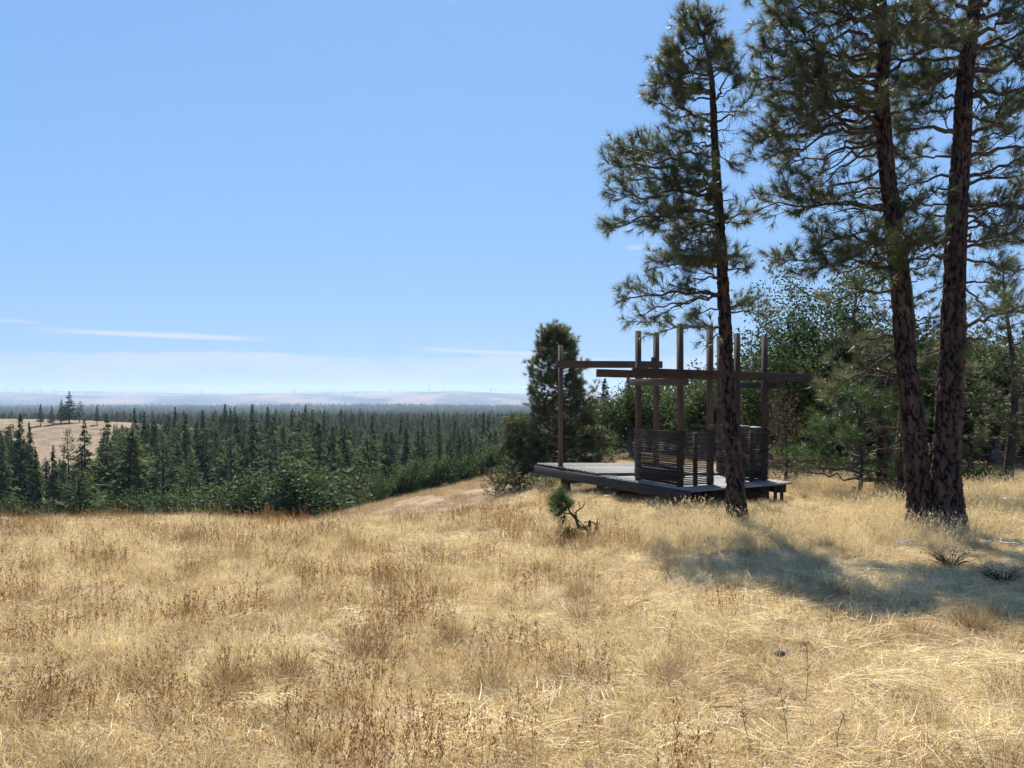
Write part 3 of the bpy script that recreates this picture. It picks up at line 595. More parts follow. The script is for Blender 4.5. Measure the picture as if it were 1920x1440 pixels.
for q, z in ((PB, 2.06), (PB, 1.99), (PC, 2.05), (PC, 1.98), (PG, 2.04), (PG, 1.97), (PD, 2.03), (PD, 1.96), (P0, 2.37), (P0, 2.29)):
    c_ = q + (-0.096 * BK if q is not P0 else -0.092 * BK); o = link('bolt', bolt_me, M['bolt'], deck); o.location = Vector((*c_, z)) - deck.location; o.rotation_euler = (0, 0, math.atan2(BR[1], BR[0]))
# slatted screens: each slat its own piece
def screen(a, b, side, rows=30, mid=True, h=1.03, skip=0.0):
    a = np.asarray(a); b = np.asarray(b); d = norm(b - a); n = np.array((-d[1], d[0])) * side
    r = empty('slat_screen', Vector((*((a + b) / 2), ZD)) - deck.location); r.parent = deck
    l = np.linalg.norm(b - a) + 0.10; mb = MB(); mb.box((-l / 2, -0.006, -0.0105), (l / 2, 0.006, 0.0105)); me = mb.mesh('slat')
    ang = math.atan2(d[1], d[0])
    for i in range(rows):
        o = link('slat', me, M['slat'], r, (n[0] * 0.056 + g.normal(0, .002), n[1] * 0.056, 0.035 + i * (h - 0.035) / (rows - 1) + g.normal(0, .0012)))
        o.rotation_euler = (g.normal(0, 0.06), g.normal(0, 0.003), ang); o.scale = (1 + g.uniform(-0.015, 0.025), 1, g.uniform(0.8, 1.15))
    if mid:
        c = np.zeros(3); mb = MB(); mb.box((-0.032, -0.032, 0), (0.032, 0.032, h - 0.02)); o = mb.build('stud', M['post'], r, (0, 0, 0.0)); o.rotation_euler = (0, 0, ang)
    return r
screen(PA, PB, -1, mid=False); screen(PA, PB, 1, rows=30, mid=False, h=1.01)
screen(PB, PC, -1); screen(PG, PD, -1); screen(PD, PA2, -1, mid=True); screen(PD, PA2, 1, rows=31, mid=False)
rot_box('rail_cap', P3(PA2 + BR * 0.0 - BK * 0.05, ZD + 1.075), P3(PD + BK * 0.45, ZD + 1.075), 0.09, 0.02, M['cap'])
rot_box('rail_cap', P3(PD + BK * 0.33 - BR * .02, ZD + 1.064), P3(PD + BK * 0.06 - BR * .02, ZD + 1.064), 0.09, 0.02, M['cap'])

# ------------------------------------------------------------------ gnarled little pine in the meadow
def Z8(x, y, dy=0.0, d=10.4): return at(980 + x / 9, 880 + y / 9, d + dy)
bp = Z8(1160, 1270); bp[2] = float(H(bp[0], bp[1])) - 0.02; zoff = bp - Z8(1160, 1270)
bons = empty('dwarf_pine', bp); tag(bons, 'tiny gnarled pine with a twisted bare stem and one green clump', 'dwarf pine')
def bz(*pts): return np.array([Z8(*p) + zoff - bp for p in pts])
def stem(name, pts, r, parent, mat='trunk', n=18):
    pts = bz(*pts); c = spline(pts, n); rr_ = np.interp(np.linspace(0, 1, n), np.linspace(0, 1, len(r)), r)
    c += g.normal(0, 0.004, c.shape); mb = MB(); mb.tube(c, rr_ * (1 + 0.12 * np.sin(np.arange(n) * 2.1)), 8); return mb.build(name, M[mat], parent, smooth=True)
tk = stem('trunk', [(1165, 1280), (1140, 1160), (1110, 1040), (1060, 1000, .02), (980, 1000), (925, 960), (905, 850), (850, 800), (790, 730)], [.042, .034, .033, .033, .03, .026, .022, .017, .012], bons)
stem('branch', [(800, 770), (720, 755, -.03), (600, 740)], [.011, .008, .004], bons); stem('branch', [(795, 740), (760, 650), (715, 590, .04), (650, 540)], [.012, .009, .007, .004], bons)
stem('branch', [(905, 850), (905, 730), (960, 690, -.03), (1025, 640), (1035, 540)], [.015, .011, .009, .007, .003], bons); stem('branch', [(970, 690), (960, 620), (940, 550)], [.006, .005, .003], bons)
stem('branch', [(880, 800), (850, 720), (835, 670)], [.006, .004, .003], bons); stem('branch', [(1010, 650), (1060, 590), (1085, 540)], [.005, .004, .002], bons)
stem('dead_stub', [(1115, 1030), (1130, 960), (1135, 895)], [.03, .024, .018], bons); stem('dead_stub', [(1165, 1180), (1200, 1110), (1240, 1040, .03), (1240, 960), (1210, 915)], [.03, .024, .022, .018, .012], bons)
stem('dead_stub', [(1235, 1030), (1255, 930), (1268, 840)], [.018, .013, .004], bons); stem('dead_stub', [(1035, 905), (1130, 905), (1215, 925)], [.006, .008, .007], bons); stem('dead_stub', [(930, 870), (990, 930), (1045, 985)], [.008, .006, .006], bons)
stem('root', [(1130, 1180), (1080, 1240), (1040, 1290)], [.03, .026, .012], bons); stem('root', [(1190, 1180), (1215, 1240), (1260, 1290)], [.028, .022, .01], bons)
tp = np.array([Z8(x, y, dy) + zoff - bp for x, y, dy in [(600, 400, 0), (520, 470, .05), (680, 430, -.05), (560, 540, .1), (620, 660, 0), (480, 700, .04), (560, 780, -.05), (690, 860, 0), (830, 570, .05), (730, 520, -.08), (640, 350, .02), (600, 600, -.1), (530, 620, .0), (660, 500, .1), (640, 720, .08), (760, 600, 0), (700, 640, -.1), (560, 450, -.1), (620, 480, 0)]])
tp = np.vstack((tp, tp + g.normal(0, 0.035, tp.shape))); ctr = np.array(Z8(720, 680) + zoff - bp)
nm = MB(); tufts_mesh(nm, tp, norm(tp - ctr) + np.array((0, 0, 0.35)), 70, 0.155, 0.0042, g, 1.3); nm.build('needles', M['needle_green'], bons)
# grey-green shrub at its foot
def shrub(name, label, cat, px, py, d, w, h, n, mat, leaf, seed, stems=26):
    gg = np.random.default_rng(seed); q = at(px, py, d); z = float(H(q[0], q[1])); r = empty(name, (q[0], q[1], z - 0.01)); tag(r, label, cat)
    sm = MB(); tips = []
    for _ in range(stems):
        a = gg.uniform(0, 6.28); e = np.array((math.cos(a) * w * gg.uniform(.2, 1), math.sin(a) * w * gg.uniform(.2, .9), h * gg.uniform(.45, 1)))
        c = spline(np.array(((0, 0, 0), e * (.45, .45, .6), e)), 6); c[1:] += gg.normal(0, .02 * h, c[1:].shape); sm.tube(c, np.linspace(.012 * h + .002, .002, 6), 4, cap=False)
        tips += [c[k] for k in (2, 3, 3, 4, 4, 5, 5)]
    sm.build('stems', M['trunk'], r)
    if n:
        tips = np.array(tips); pos = tips[gg.integers(0, len(tips), n)] + gg.normal(0, .12 * h, (n, 3)); pos[:, 2] = np.maximum(pos[:, 2], 0.01)
        lm = MB(); leaves_mesh(lm, pos, leaf, gg); lm.build('foliage', M[mat], r)
    return r
shrub('low_shrub', 'pale grey-green bushlet under the tiny gnarled pine', 'shrub', 1070, 1017, 10.3, .26, .25, 900, 'sage', .022, 3)
shrub('dead_scrub', 'dark twiggy dead scrub in dappled shade, left of the black lump', 'dead scrub', 1782, 1083, 8.6, .30, .22, 160, 'deadneedle', .02, 4, 60)
shrub('dead_scrub', 'low dead brushwood at the right edge beyond the shade', 'dead scrub', 1880, 1118, 7.7, .26, .17, 140, 'deadneedle', .02, 6, 50)
def lump(name, label, cat, px, py, d, size, mat, seed, squash=0.6, sink=0.25):
    gg = np.random.default_rng(seed); q = at(px, py, d); z = float(H(q[0], q[1]))
    a = np.linspace(0, 2 * np.pi, 15)[:-1]; b = np.linspace(-.5, .5, 8) * np.pi; A, B = np.meshgrid(a, b)
    rr_ = size * (1 + .22 * np.sin(2 * A + seed) * np.cos(B) + .18 * np.sin(3 * A + 2 * B + seed) + gg.normal(0, .07, A.shape))
    v = np.stack((rr_ * np.cos(A) * np.cos(B), rr_ * np.sin(A) * np.cos(B), rr_ * squash * np.sin(B)), -1).reshape(-1, 3)
    i = np.arange(7)[:, None] * 14; j = np.arange(14)[None]; k = (j + 1) % 14; mb = MB(); mb.add(v, np.stack((i + j, i + k, i + k + 14, i + j + 14), -1).reshape(-1, 4))
    o = mb.build(name, M[mat], None, (q[0], q[1], z + size * squash * (1 - sink))); return tag(o, label, cat)
lump('wood_lump', 'small black charred lump in the shade by dead scrub', 'wood lump', 1862, 1083, 8.5, .085, 'log', 2)
lump('pale_rock', 'white pointed rock in the grass at the far left edge', 'rock', 5, 962, 13.6, .10, 'rock', 5, .8)
lump('pine_cone', 'dark fallen cone lying on flattened straw', 'pine cone', 1462, 1222, 5.2, .032, 'log', 8, .6, 0.0).location.z += 0.06
lump('pale_rock', 'flat pale stone behind the thickest pine at the right edge', 'rock', 1898, 946, 15.2, .18, 'rock', 9, .3)

for px, py, d, a, l, lab in ((1856, 1042, 9.6, .5, .20, 'pale fallen stick in the shade below the thickest pine'), (1893, 1043, 9.5, -.8, .22, 'second pale stick in the shade at the right edge'), (1700, 1048, 9.6, .1, .26, 'thin dry twig lying before the joined pines')):
    q = at(px, py, d); b = MB(); t_ = np.linspace(-1, 1, 6); b.tube(np.stack((t_ * l * .5 * math.cos(a), t_ * l * .5 * math.sin(a), .01 * np.sin(t_ * 3)), -1), np.linspace(.012, .006, 6), 6)
    tag(b.build('stick', M['cap'], None, (q[0], q[1], float(H(q[0], q[1])) + .11)), lab, 'stick')

# ------------------------------------------------------------------ mid-distance trees: pines, oaks, a dead sapling
def pine_mid(name, label, loc, h, rad, seed, nbr=70, tuft_n=16, base=.08, mat='needle', lean=0.0, group=None, leafy=1.0, nl=.17, nw=.010, bare=False, power=.75):
    gg = np.random.default_rng(seed); r = empty(name, loc); tag(r, label, 'pine tree', group)
    t = np.linspace(0, 1, 14); c = np.stack((lean * t * h + .02 * h * np.sin(t * 5), .015 * h * np.sin(t * 7 + 1), t * h), -1)
    mb = MB(); mb.tube(c, .028 * h * (1 - .93 * t) * .8 + .004, 8); mb.build('trunk', M['trunk'], r, smooth=True)
    wood = MB(); tps, tds = [], []
    for i in range(nbr):
        f = base + (1 - base) * (i + gg.uniform()) / nbr; p0 = np.array([np.interp(f, t, c[:, k]) for k in range(3)])
        l = rad * (1 - f) ** power * gg.uniform(.55, 1.15) + .12; a = i * 2.399 + gg.uniform(-.5, .5); rise = -.10 + .75 * f + gg.uniform(-.12, .15)
        w, tp, td = branch_parts(p0, p0 + np.array((math.cos(a) * l, math.sin(a) * l, l * rise)), .010 + .012 * l, gg, -.05, leafy, sub=4.5)
        for v_, a_ in zip(w.v, w.a): pass
        off_ = wood.n
        wood.v += w.v; wood.a += w.a; wood.q += [x + off_ for x in w.q]; wood.t += [x + off_ for x in w.t]; wood.n += w.n
        if len(tp): tps.append(tp); tds.append(td)
    wood.build('branches', M['twig'], r)
    nm = MB(); tufts_mesh(nm, np.vstack(tps), np.vstack(tds), tuft_n, nl, nw, gg, 1.25, .05); nm.build('crown', M[mat], r); return r
def gpt(px, d): x = (px - 960) / F * d; return (x, d, float(H(x, d)) - .05)
pine_mid('pine_tree', 'bushy young pine with dense boughs to the ground, left behind the deck', gpt(1048, 23.5), EYE + (HZ - 628) / F * 23.5 - gpt(1048, 23.5)[2], 1.5, 51, 170, 30, .03, lean=0.0, power=.68, nw=.012)
pine_mid('pine_tree', 'low spreading pine bough tree tucked under the deck corner', gpt(985, 22.5), 1.9, .85, 52, 60, 22, .02, lean=-.1)
pine_mid('pine_tree', 'bright green young pine with low boughs right of the deck', gpt(1612, 16.5), 2.2, 1.7, 53, 40, 16, .18, mat='needle_green', power=.5)
pine_mid('pine_tree', 'slender pine at the right edge behind the thick trunk', gpt(1893, 21), 6.0, 1.7, 54, 66, 18, .12)
pine_mid('pine_tree', 'tall open-crowned pine behind the joined pair', gpt(1690, 17.0), 8.4, 1.6, 55, 60, 20, .30)
pine_mid('dead_sapling', 'dead brown pine sapling beside the right end of the deck', gpt(1472, 19.0), 2.15, .55, 56, 42, 9, .08, mat='deadneedle', leafy=.6, nl=.07)['category'] = 'dead tree'
pine_mid('pine_tree', 'knee-high dark pine seedling on the bare slope left of the deck', gpt(928, 21.5), .55, .25, 57, 16, 12, .05, nl=.08)
stick = pine_mid('dead_sapling', 'thin leafless sapling standing alone on the bare slope', gpt(673, 27), .75, .22, 58, 9, 3, .3, leafy=0.02, mat='deadneedle'); stick['category'] = 'dead tree'

def oak_proto(seed, h, w, leaf=.11, nleaf=5200, trunk_h=.25, name='oak_tree', clump=.055):
    gg = np.random.default_rng(seed); wood = MB(); tips = []
    tr = spline(np.array(((0, 0, -.2), (.03 * w, .02 * w, trunk_h * h * .5), (-.02 * w, .03 * w, trunk_h * h))), 8); tm = MB(); tm.tube(tr, np.linspace(.032 * h + .03, .022 * h + .02, 8), 9)
    nl = 8
    for i in range(nl):
        a = i * 2.4 + gg.uniform(-.4, .4); el = gg.uniform(.15, 1.35) if i else 1.45
        e = tr[-1] + np.array((math.cos(a) * math.cos(el) * w * .5, math.sin(a) * math.cos(el) * w * .5, .12 * h + math.sin(el) * h * (.80 - trunk_h))) * gg.uniform(.72, 1.08)
        c = spline(np.array((tr[-1 - i % 3], tr[-1] + (e - tr[-1]) * .5 + gg.normal(0, .07 * w, 3), e)), 8); c[1:] += gg.normal(0, .012 * w, c[1:].shape)
        wood.tube(c, np.linspace(.014 * h + .015, .006, 8), 6, cap=False)
        for j in range(8):
            f = gg.uniform(.3, 1); k = min(int(f * 7), 6); s0_ = c[k]; d = norm(gg.normal(0, 1, 3) + np.array((0, 0, .35)) + .6 * norm(c[k + 1 if k < 7 else k] - c[k])); l = gg.uniform(.10, .24) * w
            e2 = s0_ + d * l; c2 = spline(np.array((s0_, (s0_ + e2) / 2 + gg.normal(0, .02 * w, 3), e2)), 5); wood.tube(c2, np.linspace(.0045 * h + .004, .003, 5), 4, cap=False)
            for q in range(5):
                b0 = c2[gg.integers(1, 5)]; b1 = b0 + norm(gg.normal(0, 1, 3) + .5 * d + (0, 0, .25)) * gg.uniform(.04, .10) * w; wood.tube(np.array((b0, b1)), [.004, .002], 3, cap=False)
                tips += [b1, b0 * .4 + b1 * .6]
    tips = np.array(tips); ti = gg.integers(0, len(tips), nleaf); pos = tips[ti] + gg.normal(0, clump * w, (nleaf, 3)); pos[:, 2] = np.maximum(pos[:, 2], .05)
    tint = gg.uniform(.0, 1.0, len(tips))[ti] * .8 + .08
    lm = MB(); leaves_mesh(lm, pos, leaf, gg, tint, .5); r = empty(name)
    tm.build('trunk', M['oakbark'], r, smooth=True); wood.build('limbs', M['oakbark'], r); lm.build('crown', M['oak'], r); return r
# the big oak between the pines and the deck
bo = oak_proto(61, 7.6, 7.4, .10, 26000, .24, clump=.036); bo.location = gpt(1600, 24.5); tag(bo, 'large oak with crooked grey limbs, crown spreading behind the slim pine', 'oak tree')
bo2 = oak_proto(66, 6.0, 6.0, .10, 20000, .20, clump=.042); bo2.location = gpt(1475, 28); tag(bo2, 'round-crowned oak right behind the deck posts', 'oak tree')
OG = 'oaks around the meadow edge'
oaks = [oak_proto(70 + i, 4.6, 4.8, .125, 7600, .16) for i in range(4)]
spots = [  # px, depth, height, width factor, label
 (1180, 34, 3.6, 1.1, 'bushy oak behind the left screen of the deck'), (1120, 40, 3.4, 1.0, 'small rounded oak between the bushy pine and the deck screens'), (1255, 37, 4.2, 1.1, 'leafy oak seen between the two left deck posts'),
 (1320, 33, 4.2, 1.0, 'leafy oak behind the gap in the deck screens'), (1395, 36, 4.6, 1.1, 'broad oak behind the slim pine trunk'), (1450, 31, 4.0, .9, 'oak behind the right screen of the deck'),
 (1540, 34, 4.6, 1.1, 'oak thicket behind the dead brown sapling'), (1600, 30, 4.2, .9, 'oak clump behind the bright green young pine'), (1725, 31, 5.6, 1.0, 'oak glimpsed between the two joined pine stems'),
 (1835, 33, 6.0, 1.0, 'tall leafy oak right of the joined pines'), (1885, 39, 6.6, 1.1, 'tall oak at the right edge above the grassy glade'), (1945, 30, 5.2, 1.0, 'oak cut by the right edge of the view'), (1780, 40, 6.4, 1.0, 'deep green oak behind the thickest pine'),
 (1560, 30, 5.2, 1.2, 'oak deep behind the big crooked oak, right of the deck'), (1660, 28, 5.0, 1.1, 'oak just left of the joined pines'), (1705, 36, 6.6, 1.1, 'tall oak behind the left stem of the joined pines'), (1760, 28, 4.8, .9, 'low oak between the joined stems and the glade'), (1860, 28, 5.0, 1.0, 'oak overhanging the glade right of the joined pines'), (1910, 34, 6.4, 1.2, 'broad oak filling the right edge above the glade'), (1500, 38, 5.6, 1.2, 'oak behind the right end of the long beam'), (1345, 40, 4.8, 1.2, 'oak between the paired posts beside the slim pine'), (1215, 42, 4.4, 1.2, 'oak behind the left pair of deck posts'), (1085, 36, 3.0, 1.2, 'low oak just right of the bushy pine'),
 (578, 57, -838, 1.35, 'largest dome-shaped oak at the left foot of the bare slope'), (515, 60, -868, 1.2, 'oak leaning against the left flank of the dome-shaped one'), (458, 62, -878, 1.3, 'spreading oak, second left of the dome-shaped one'), (395, 64, -880, 1.2, 'rounded oak at the meadow rim below the middle firs'), (335, 62, -903, 1.1, 'low wide oak at the meadow rim'), (275, 64, -915, 1.1, 'low oak right of the stout rim pine'), (222, 66, -908, 1.0, 'oak below the tall firs, just right of the stout rim pine'), (88, 64, -918, 1.0, 'low oak just left of the stout rim pine'), (30, 66, -912, 1.0, 'low oak at the left edge of the rim'), (630, 66, -872, 1.0, 'oak against the right flank of the dome-shaped one'),
 (668, 68, -868, 1.0, 'oak just down the slope right of the dome-shaped one'), (720, 62, -862, 1.0, 'oak rising behind the middle of the bare slope'), (762, 60, -858, .95, 'dark oak behind the crest of the bare slope'), (800, 58, -850, .95, 'oak on the crest, fourth left of the bushy pine'), (838, 57, -845, .95, 'oak on the crest, third left of the bushy pine'), (878, 55, -832, .95, 'oak on the crest, second left of the bushy pine'), (920, 54, -822, 1.0, 'oak on the crest next to the bushy pine'), (968, 50, -815, 1.0, 'oak half hidden behind the bushy pine')]
for n_, (px, d, h, wf, lab) in enumerate(spots):
    loc = gpt(px, d)
    if h < 0: h = EYE + (HZ + h) / F * d - loc[2]
    s = h / 4.6; sc = (s * wf, s * wf, s)
    src = oaks[n_ % 4]
    if n_ < 4: src.location = loc; src.rotation_euler = (0, 0, n_); src.scale = sc; tag(src, lab, 'oak tree', OG)
    else: copy_tree(src, loc, n_ * 1.7, sc, lab, OG, 'oak tree')
# undergrowth, log and stakes on the right
shrub('green_bush', 'low leafy green bush in the glade behind the joined pines', 'bush', 1838, 905, 19, .75, .55, 1100, 'oak', .07, 21, 30)
shrub('green_bush', 'small green bush hugging the left stem of the joined pines', 'bush', 1665, 905, 17.5, .5, .6, 800, 'oak', .06, 22, 26)
shrub('green_bush', 'spindly dark bush at the foot of the deck left corner', 'bush', 1015, 915, 19.5, .55, .5, 900, 'sage', .05, 23, 30)
lg = empty('charred_log', gpt(1578, 17.0)); tag(lg, 'short charred log on bare soil right of the deck', 'log')
mb = MB(); c = spline(np.array(((-.3, 0, .06), (0, .03, .08), (.22, 0, .09), (.30, .02, .22))), 12); mb.tube(c, np.linspace(.07, .045, 12) * (1 + .15 * np.sin(np.arange(12) * 1.7)), 9); mb.build('log_body', M['log'], lg)
mb = MB(); mb.tube(spline(np.array(((-.1, 0, .08), (-.2, -.1, .14), (-.34, -.12, .12))), 6), np.linspace(.025, .01, 6), 6); mb.build('limb_stub', M['log'], lg)
for px, d, h, w, lab in ((1858, 22.5, .33, .07, 'short red-brown stake in the grassy glade'), (1818, 26.0, .42, .08, 'dark stump left of the red-brown stake'), (1862, 30.0, .5, .07, 'thin stump behind the red-brown stake')):
    b = MB(); t_ = np.linspace(0, 1, 7); b.tube(np.stack((.02 * np.sin(t_ * 4), .015 * t_, t_ * (h + .1) - .1), -1), w * (1.15 - .3 * t_) * (1 + .05 * np.sin(t_ * 20)), 9); tag(b.build('stake' if 'stake' in lab else 'stump', M['stake'], None, gpt(px, d)), lab, 'stake' if 'stake' in lab else 'stump')
# old leaning trunk right behind the left stem
for px, d, h, w, ln, lab in ((1697, 15.0, 2.6, .14, .10, 'old dark trunk leaning behind the left stem of the pair'), (1655, 17.0, 2.2, .15, -.02, 'grey dead snag left of the joined pines')):
    r = empty('tree_snag', gpt(px, d)); tag(r, lab, 'snag'); gg = np.random.default_rng(int(px))
    bark_trunk('trunk', [(0, 0, -.1), (ln * .3, .02, h * .4), (ln, .05, h)], [w * 1.1, w * .85, w * .5], r, 30, .03, g=gg, depth=.015)
    for z in (.75, 1.1, 1.5, 1.9):
        a = gg.uniform(2.4, 4.0); e = np.array((math.cos(a) * .7, math.sin(a) * .5, z + gg.uniform(-.1, .3))); wd, _, _ = branch_parts((0, 0, z), e, .03, gg, .15, 0, sub=4); wd.build('branch', M['twig'], r)

# ------------------------------------------------------------------ conifers of the valley
def conifer_proto(seed, h=15.0, w=.17, pine=False, name='fir_tree', link_it=True):
    gg = np.random.default_rng(seed); tm = MB(); t = np.linspace(0, 1, 8); tm.tube(np.stack((.01 * h * np.sin(t * 3 + seed), .008 * h * np.sin(t * 4), t * h), -1), .013 * h * (1 - .95 * t) + .015, 6)
    P_, T_i = [], []; lv = 38 if not pine else 24; b0 = gg.uniform(.10, .22) if not pine else gg.uniform(.22, .34); big = []
    for i in range(lv):
        f = b0 + (1 - b0) * (i + gg.uniform(0, .6)) / lv; prof = (1 - f) ** (.85 if not pine else .55) * min(1, (f - b0) * 5 + .45)
        for k_ in range(6 if not pine else 5):
            if gg.uniform() < .10: continue
            R = h * w * prof * gg.uniform(.45, 1.25) + .08; a = gg.uniform(0, 6.28); n = int(5 + R * (4.5 if not pine else 5)); tone = gg.uniform(.05, .8)
            s = gg.uniform(.15, 1, n) ** .7 if not pine else gg.uniform(.4, 1, n)
            rad = s * R; z = f * h - rad * (.32 if not pine else -.12) + gg.normal(0, .10 if not pine else .28, n); aa = a + gg.normal(0, .16, n)
            P_.append(np.stack((np.cos(aa) * rad, np.sin(aa) * rad, z), -1)); T_i.append(np.full(n, tone)); big.append(np.full(n, .85 if not pine else .75))
    P_ = np.vstack(P_); T_i = np.concatenate(T_i); n = len(P_); out = norm(P_ * (1, 1, 0) + gg.normal(0, .25, P_.shape)); dn = np.array((0, 0, -.28 if not pine else .35))
    d = norm(out + dn + gg.normal(0, .35, P_.shape)); sd = norm(np.cross(d, gg.normal(0, 1, P_.shape) * (.5, .5, 1))); tp_ = (.38 + .62 * np.clip(1.25 * (1 - P_[:, 2:] / h), 0, 1)); ln = gg.uniform(.4, 1.0, n)[:, None] * (h / 15) * tp_; wd = gg.uniform(.10, .25, n)[:, None] * (h / 15) * tp_
    v = np.stack((P_ - d * ln * .45, P_ + sd * wd, P_ + d * ln * .6, P_ - sd * wd), 1).reshape(-1, 3); cm = MB(); cm.add(v, np.arange(n * 4).reshape(-1, 4), None, np.repeat(np.clip(T_i + gg.normal(0, .1, n), 0, 1), 4))
    if link_it:
        r = empty(name); tm.build('trunk', M['trunk'], r); cm.build('crown', M['fir'], r); return r
    off_ = cm.n; cm.v += tm.v; cm.a += [x * 0 for x in tm.a]; cm.q += [x + off_ for x in tm.q]; cm.t += [x + off_ for x in tm.t]; cm.n += tm.n
    me = cm.mesh(name); me.materials.append(M['fir']); return me
protos = [conifer_proto(101, w=.15), conifer_proto(102, w=.19), conifer_proto(103, w=.13), conifer_proto(104, w=.17), conifer_proto(105, w=.20, pine=True, name='pine_tree'), conifer_proto(106, w=.24, pine=True, name='pine_tree')]
ENV = ([-200, 0, 25, 45, 62, 140, 150, 180, 200, 270, 330, 380, 410, 470, 500, 560, 600, 650, 690, 750, 790, 850, 900, 940, 1000, 1100, 1200, 1300, 1500, 2200],
       [790, 790, 795, 805, 848, 850, 845, 815, 790, 775, 775, 772, 760, 775, 770, 765, 775, 785, 795, 790, 798, 790, 795, 782, 780, 770, 765, 760, 760, 760])
TG = 'conifers of the valley forest'
placed = []
def put(px, top, d, which, lab, wf=1.0):
    x = (px - 960) / F * d; z = float(H(x, d)) - .1; h = EYE + (HZ - top) / F * d - z; s = h / 15
    src = protos[which]; sc = (s * wf, s * wf, s); rz = rng.uniform(0, 6.28)
    if which not in done: done.add(which); o = src; o.location = (x, d, z); o.rotation_euler = (0, 0, rz); o.scale = sc; tag(o, lab, 'conifer', TG)
    else: o = copy_tree(src, (x, d, z), rz, sc, lab, TG, 'conifer')
    placed.append((x, d))
done = set()
for px, top, d, which, lab, wf in [
 (130, 733, 378, 1, 'tallest dark pine on the crest of the dry clearing', 1.75), (115, 748, 374, 1, 'round pine hugging the tallest one on the clearing', 1.5), (76, 757, 362, 3, 'lone pine on the left part of the dry clearing', 1.5), (97, 760, 366, 1, 'small pine between two others on the clearing', 1.4), (150, 752, 382, 4, 'open pine just right of the tallest clearing pine', 1.4), (182, 758, 375, 3, 'pine at the right end of the dry clearing', 1.4), (210, 768, 405, 0, 'pine beyond the right end of the clearing', 1.0),
 (38, 776, 105, 0, 'tall double-topped fir at the left edge of the view', 1.1), (22, 795, 112, 4, 'wide pine behind the fir at the left edge', 1.2), (55, 792, 110, 0, 'fir just right of the double-topped one', 1.0), (5, 815, 100, 1, 'fir cut by the left edge of the view', 1.1), (67, 845, 92, 0, 'dark narrow fir before the dry clearing', 1.2), (100, 836, 105, 2, 'pointed fir in front of the clearing', 1.2), (128, 803, 118, 4, 'sparse pine at the right of the visible clearing', .9), (158, 785, 112, 1, 'broad green fir right of the clearing', 1.1),
 (200, 775, 122, 1, 'broad dark fir, widest of the left group', 1.2), (150, 878, 50, 5, 'stout low pine with spreading crown at the meadow rim', 2.0), (232, 800, 125, 4, 'pale pine right of the widest dark fir', 1.0), (252, 765, 190, 0, 'fir with bushy top left of the middle forest', 1.1), (270, 772, 150, 0, 'tall narrow fir left of centre', 1.0), (290, 785, 130, 3, 'dark fir column left of centre', 1.1), (328, 763, 185, 2, 'spiky fir standing above its neighbours', 1.0), (348, 775, 118, 1, 'tall straight fir in the front row, bare lower stem', 1.15), (380, 770, 170, 2, 'slim fir behind the front row', 1.1),
 (405, 790, 128, 4, 'thin-crowned pine in the front row', .9), (422, 757, 205, 3, 'highest fir crown of the middle skyline', 1.05), (432, 765, 200, 0, 'fir beside the highest of the middle skyline', 1.0), (440, 762, 210, 1, 'third fir of the middle skyline group', .9), (473, 757, 195, 3, 'dark fir with a full top on the middle skyline', 1.1), (502, 762, 200, 3, 'blunt dark fir right of the full-topped one', 1.1), (548, 765, 215, 0, 'fir left of the pointed skyline pair', 1.0), (573, 758, 215, 2, 'pointed tallest fir right of the middle skyline', 1.1), (585, 768, 215, 2, 'thin fir beside the pointed one', 1.0), (608, 768, 220, 0, 'fir at the right end of the middle skyline', 1.0),
 (640, 783, 215, 2, 'fir where the skyline starts to fall', 1.0), (698, 777, 165, 3, 'big fir standing alone above the lower forest', 1.15), (752, 783, 180, 0, 'fir right of the lone big one', 1.1), (793, 778, 175, 1, 'bushy fir in the lower forest', 1.1), (823, 778, 178, 2, 'pointed fir right of the bushy lower one', 1.1), (853, 782, 185, 2, 'narrow fir in the lower forest', 1.0), (907, 772, 170, 0, 'tall fir left of the bushy pine behind the deck', 1.1), (915, 778, 172, 3, 'second tall fir left of the bushy pine', 1.0), (952, 778, 165, 1, 'fir next to the bushy pine behind the deck', 1.1),
 (1138, 742, 85, 0, 'fir tip between the bushy pine and the deck screens', 1.1), (1150, 748, 80, 3, 'fir beside the tip behind the deck', 1.0), (1285, 752, 85, 2, 'fir top seen between the deck posts', 1.1)]:
    put(px, top, d, which, lab, wf)
WHERE = [(70, 'at the left edge'), (215, 'below the dry clearing'), (320, 'right of the dry clearing'), (400, 'left of the middle skyline'), (470, 'under the highest skyline firs'), (530, 'under the full-topped skyline fir'), (610, 'above the dome-shaped oak'), (680, 'left of the lone big fir'), (740, 'around the lone big fir'), (820, 'above the middle of the bare slope'), (900, 'above the crest of the bare slope'), (9999, 'beside the bushy pine behind the deck')]
def fill_lab(px, d): return 'dark conifer, %s rank of the valley forest, %s' % ('front' if d < 130 else 'second' if d < 170 else 'third' if d < 220 else 'rear', next(w for q, w in WHERE if px < q))
cand = rng.uniform((-.78, 0), (.10, 1), (9000, 2)); n_fill = 0; more = []
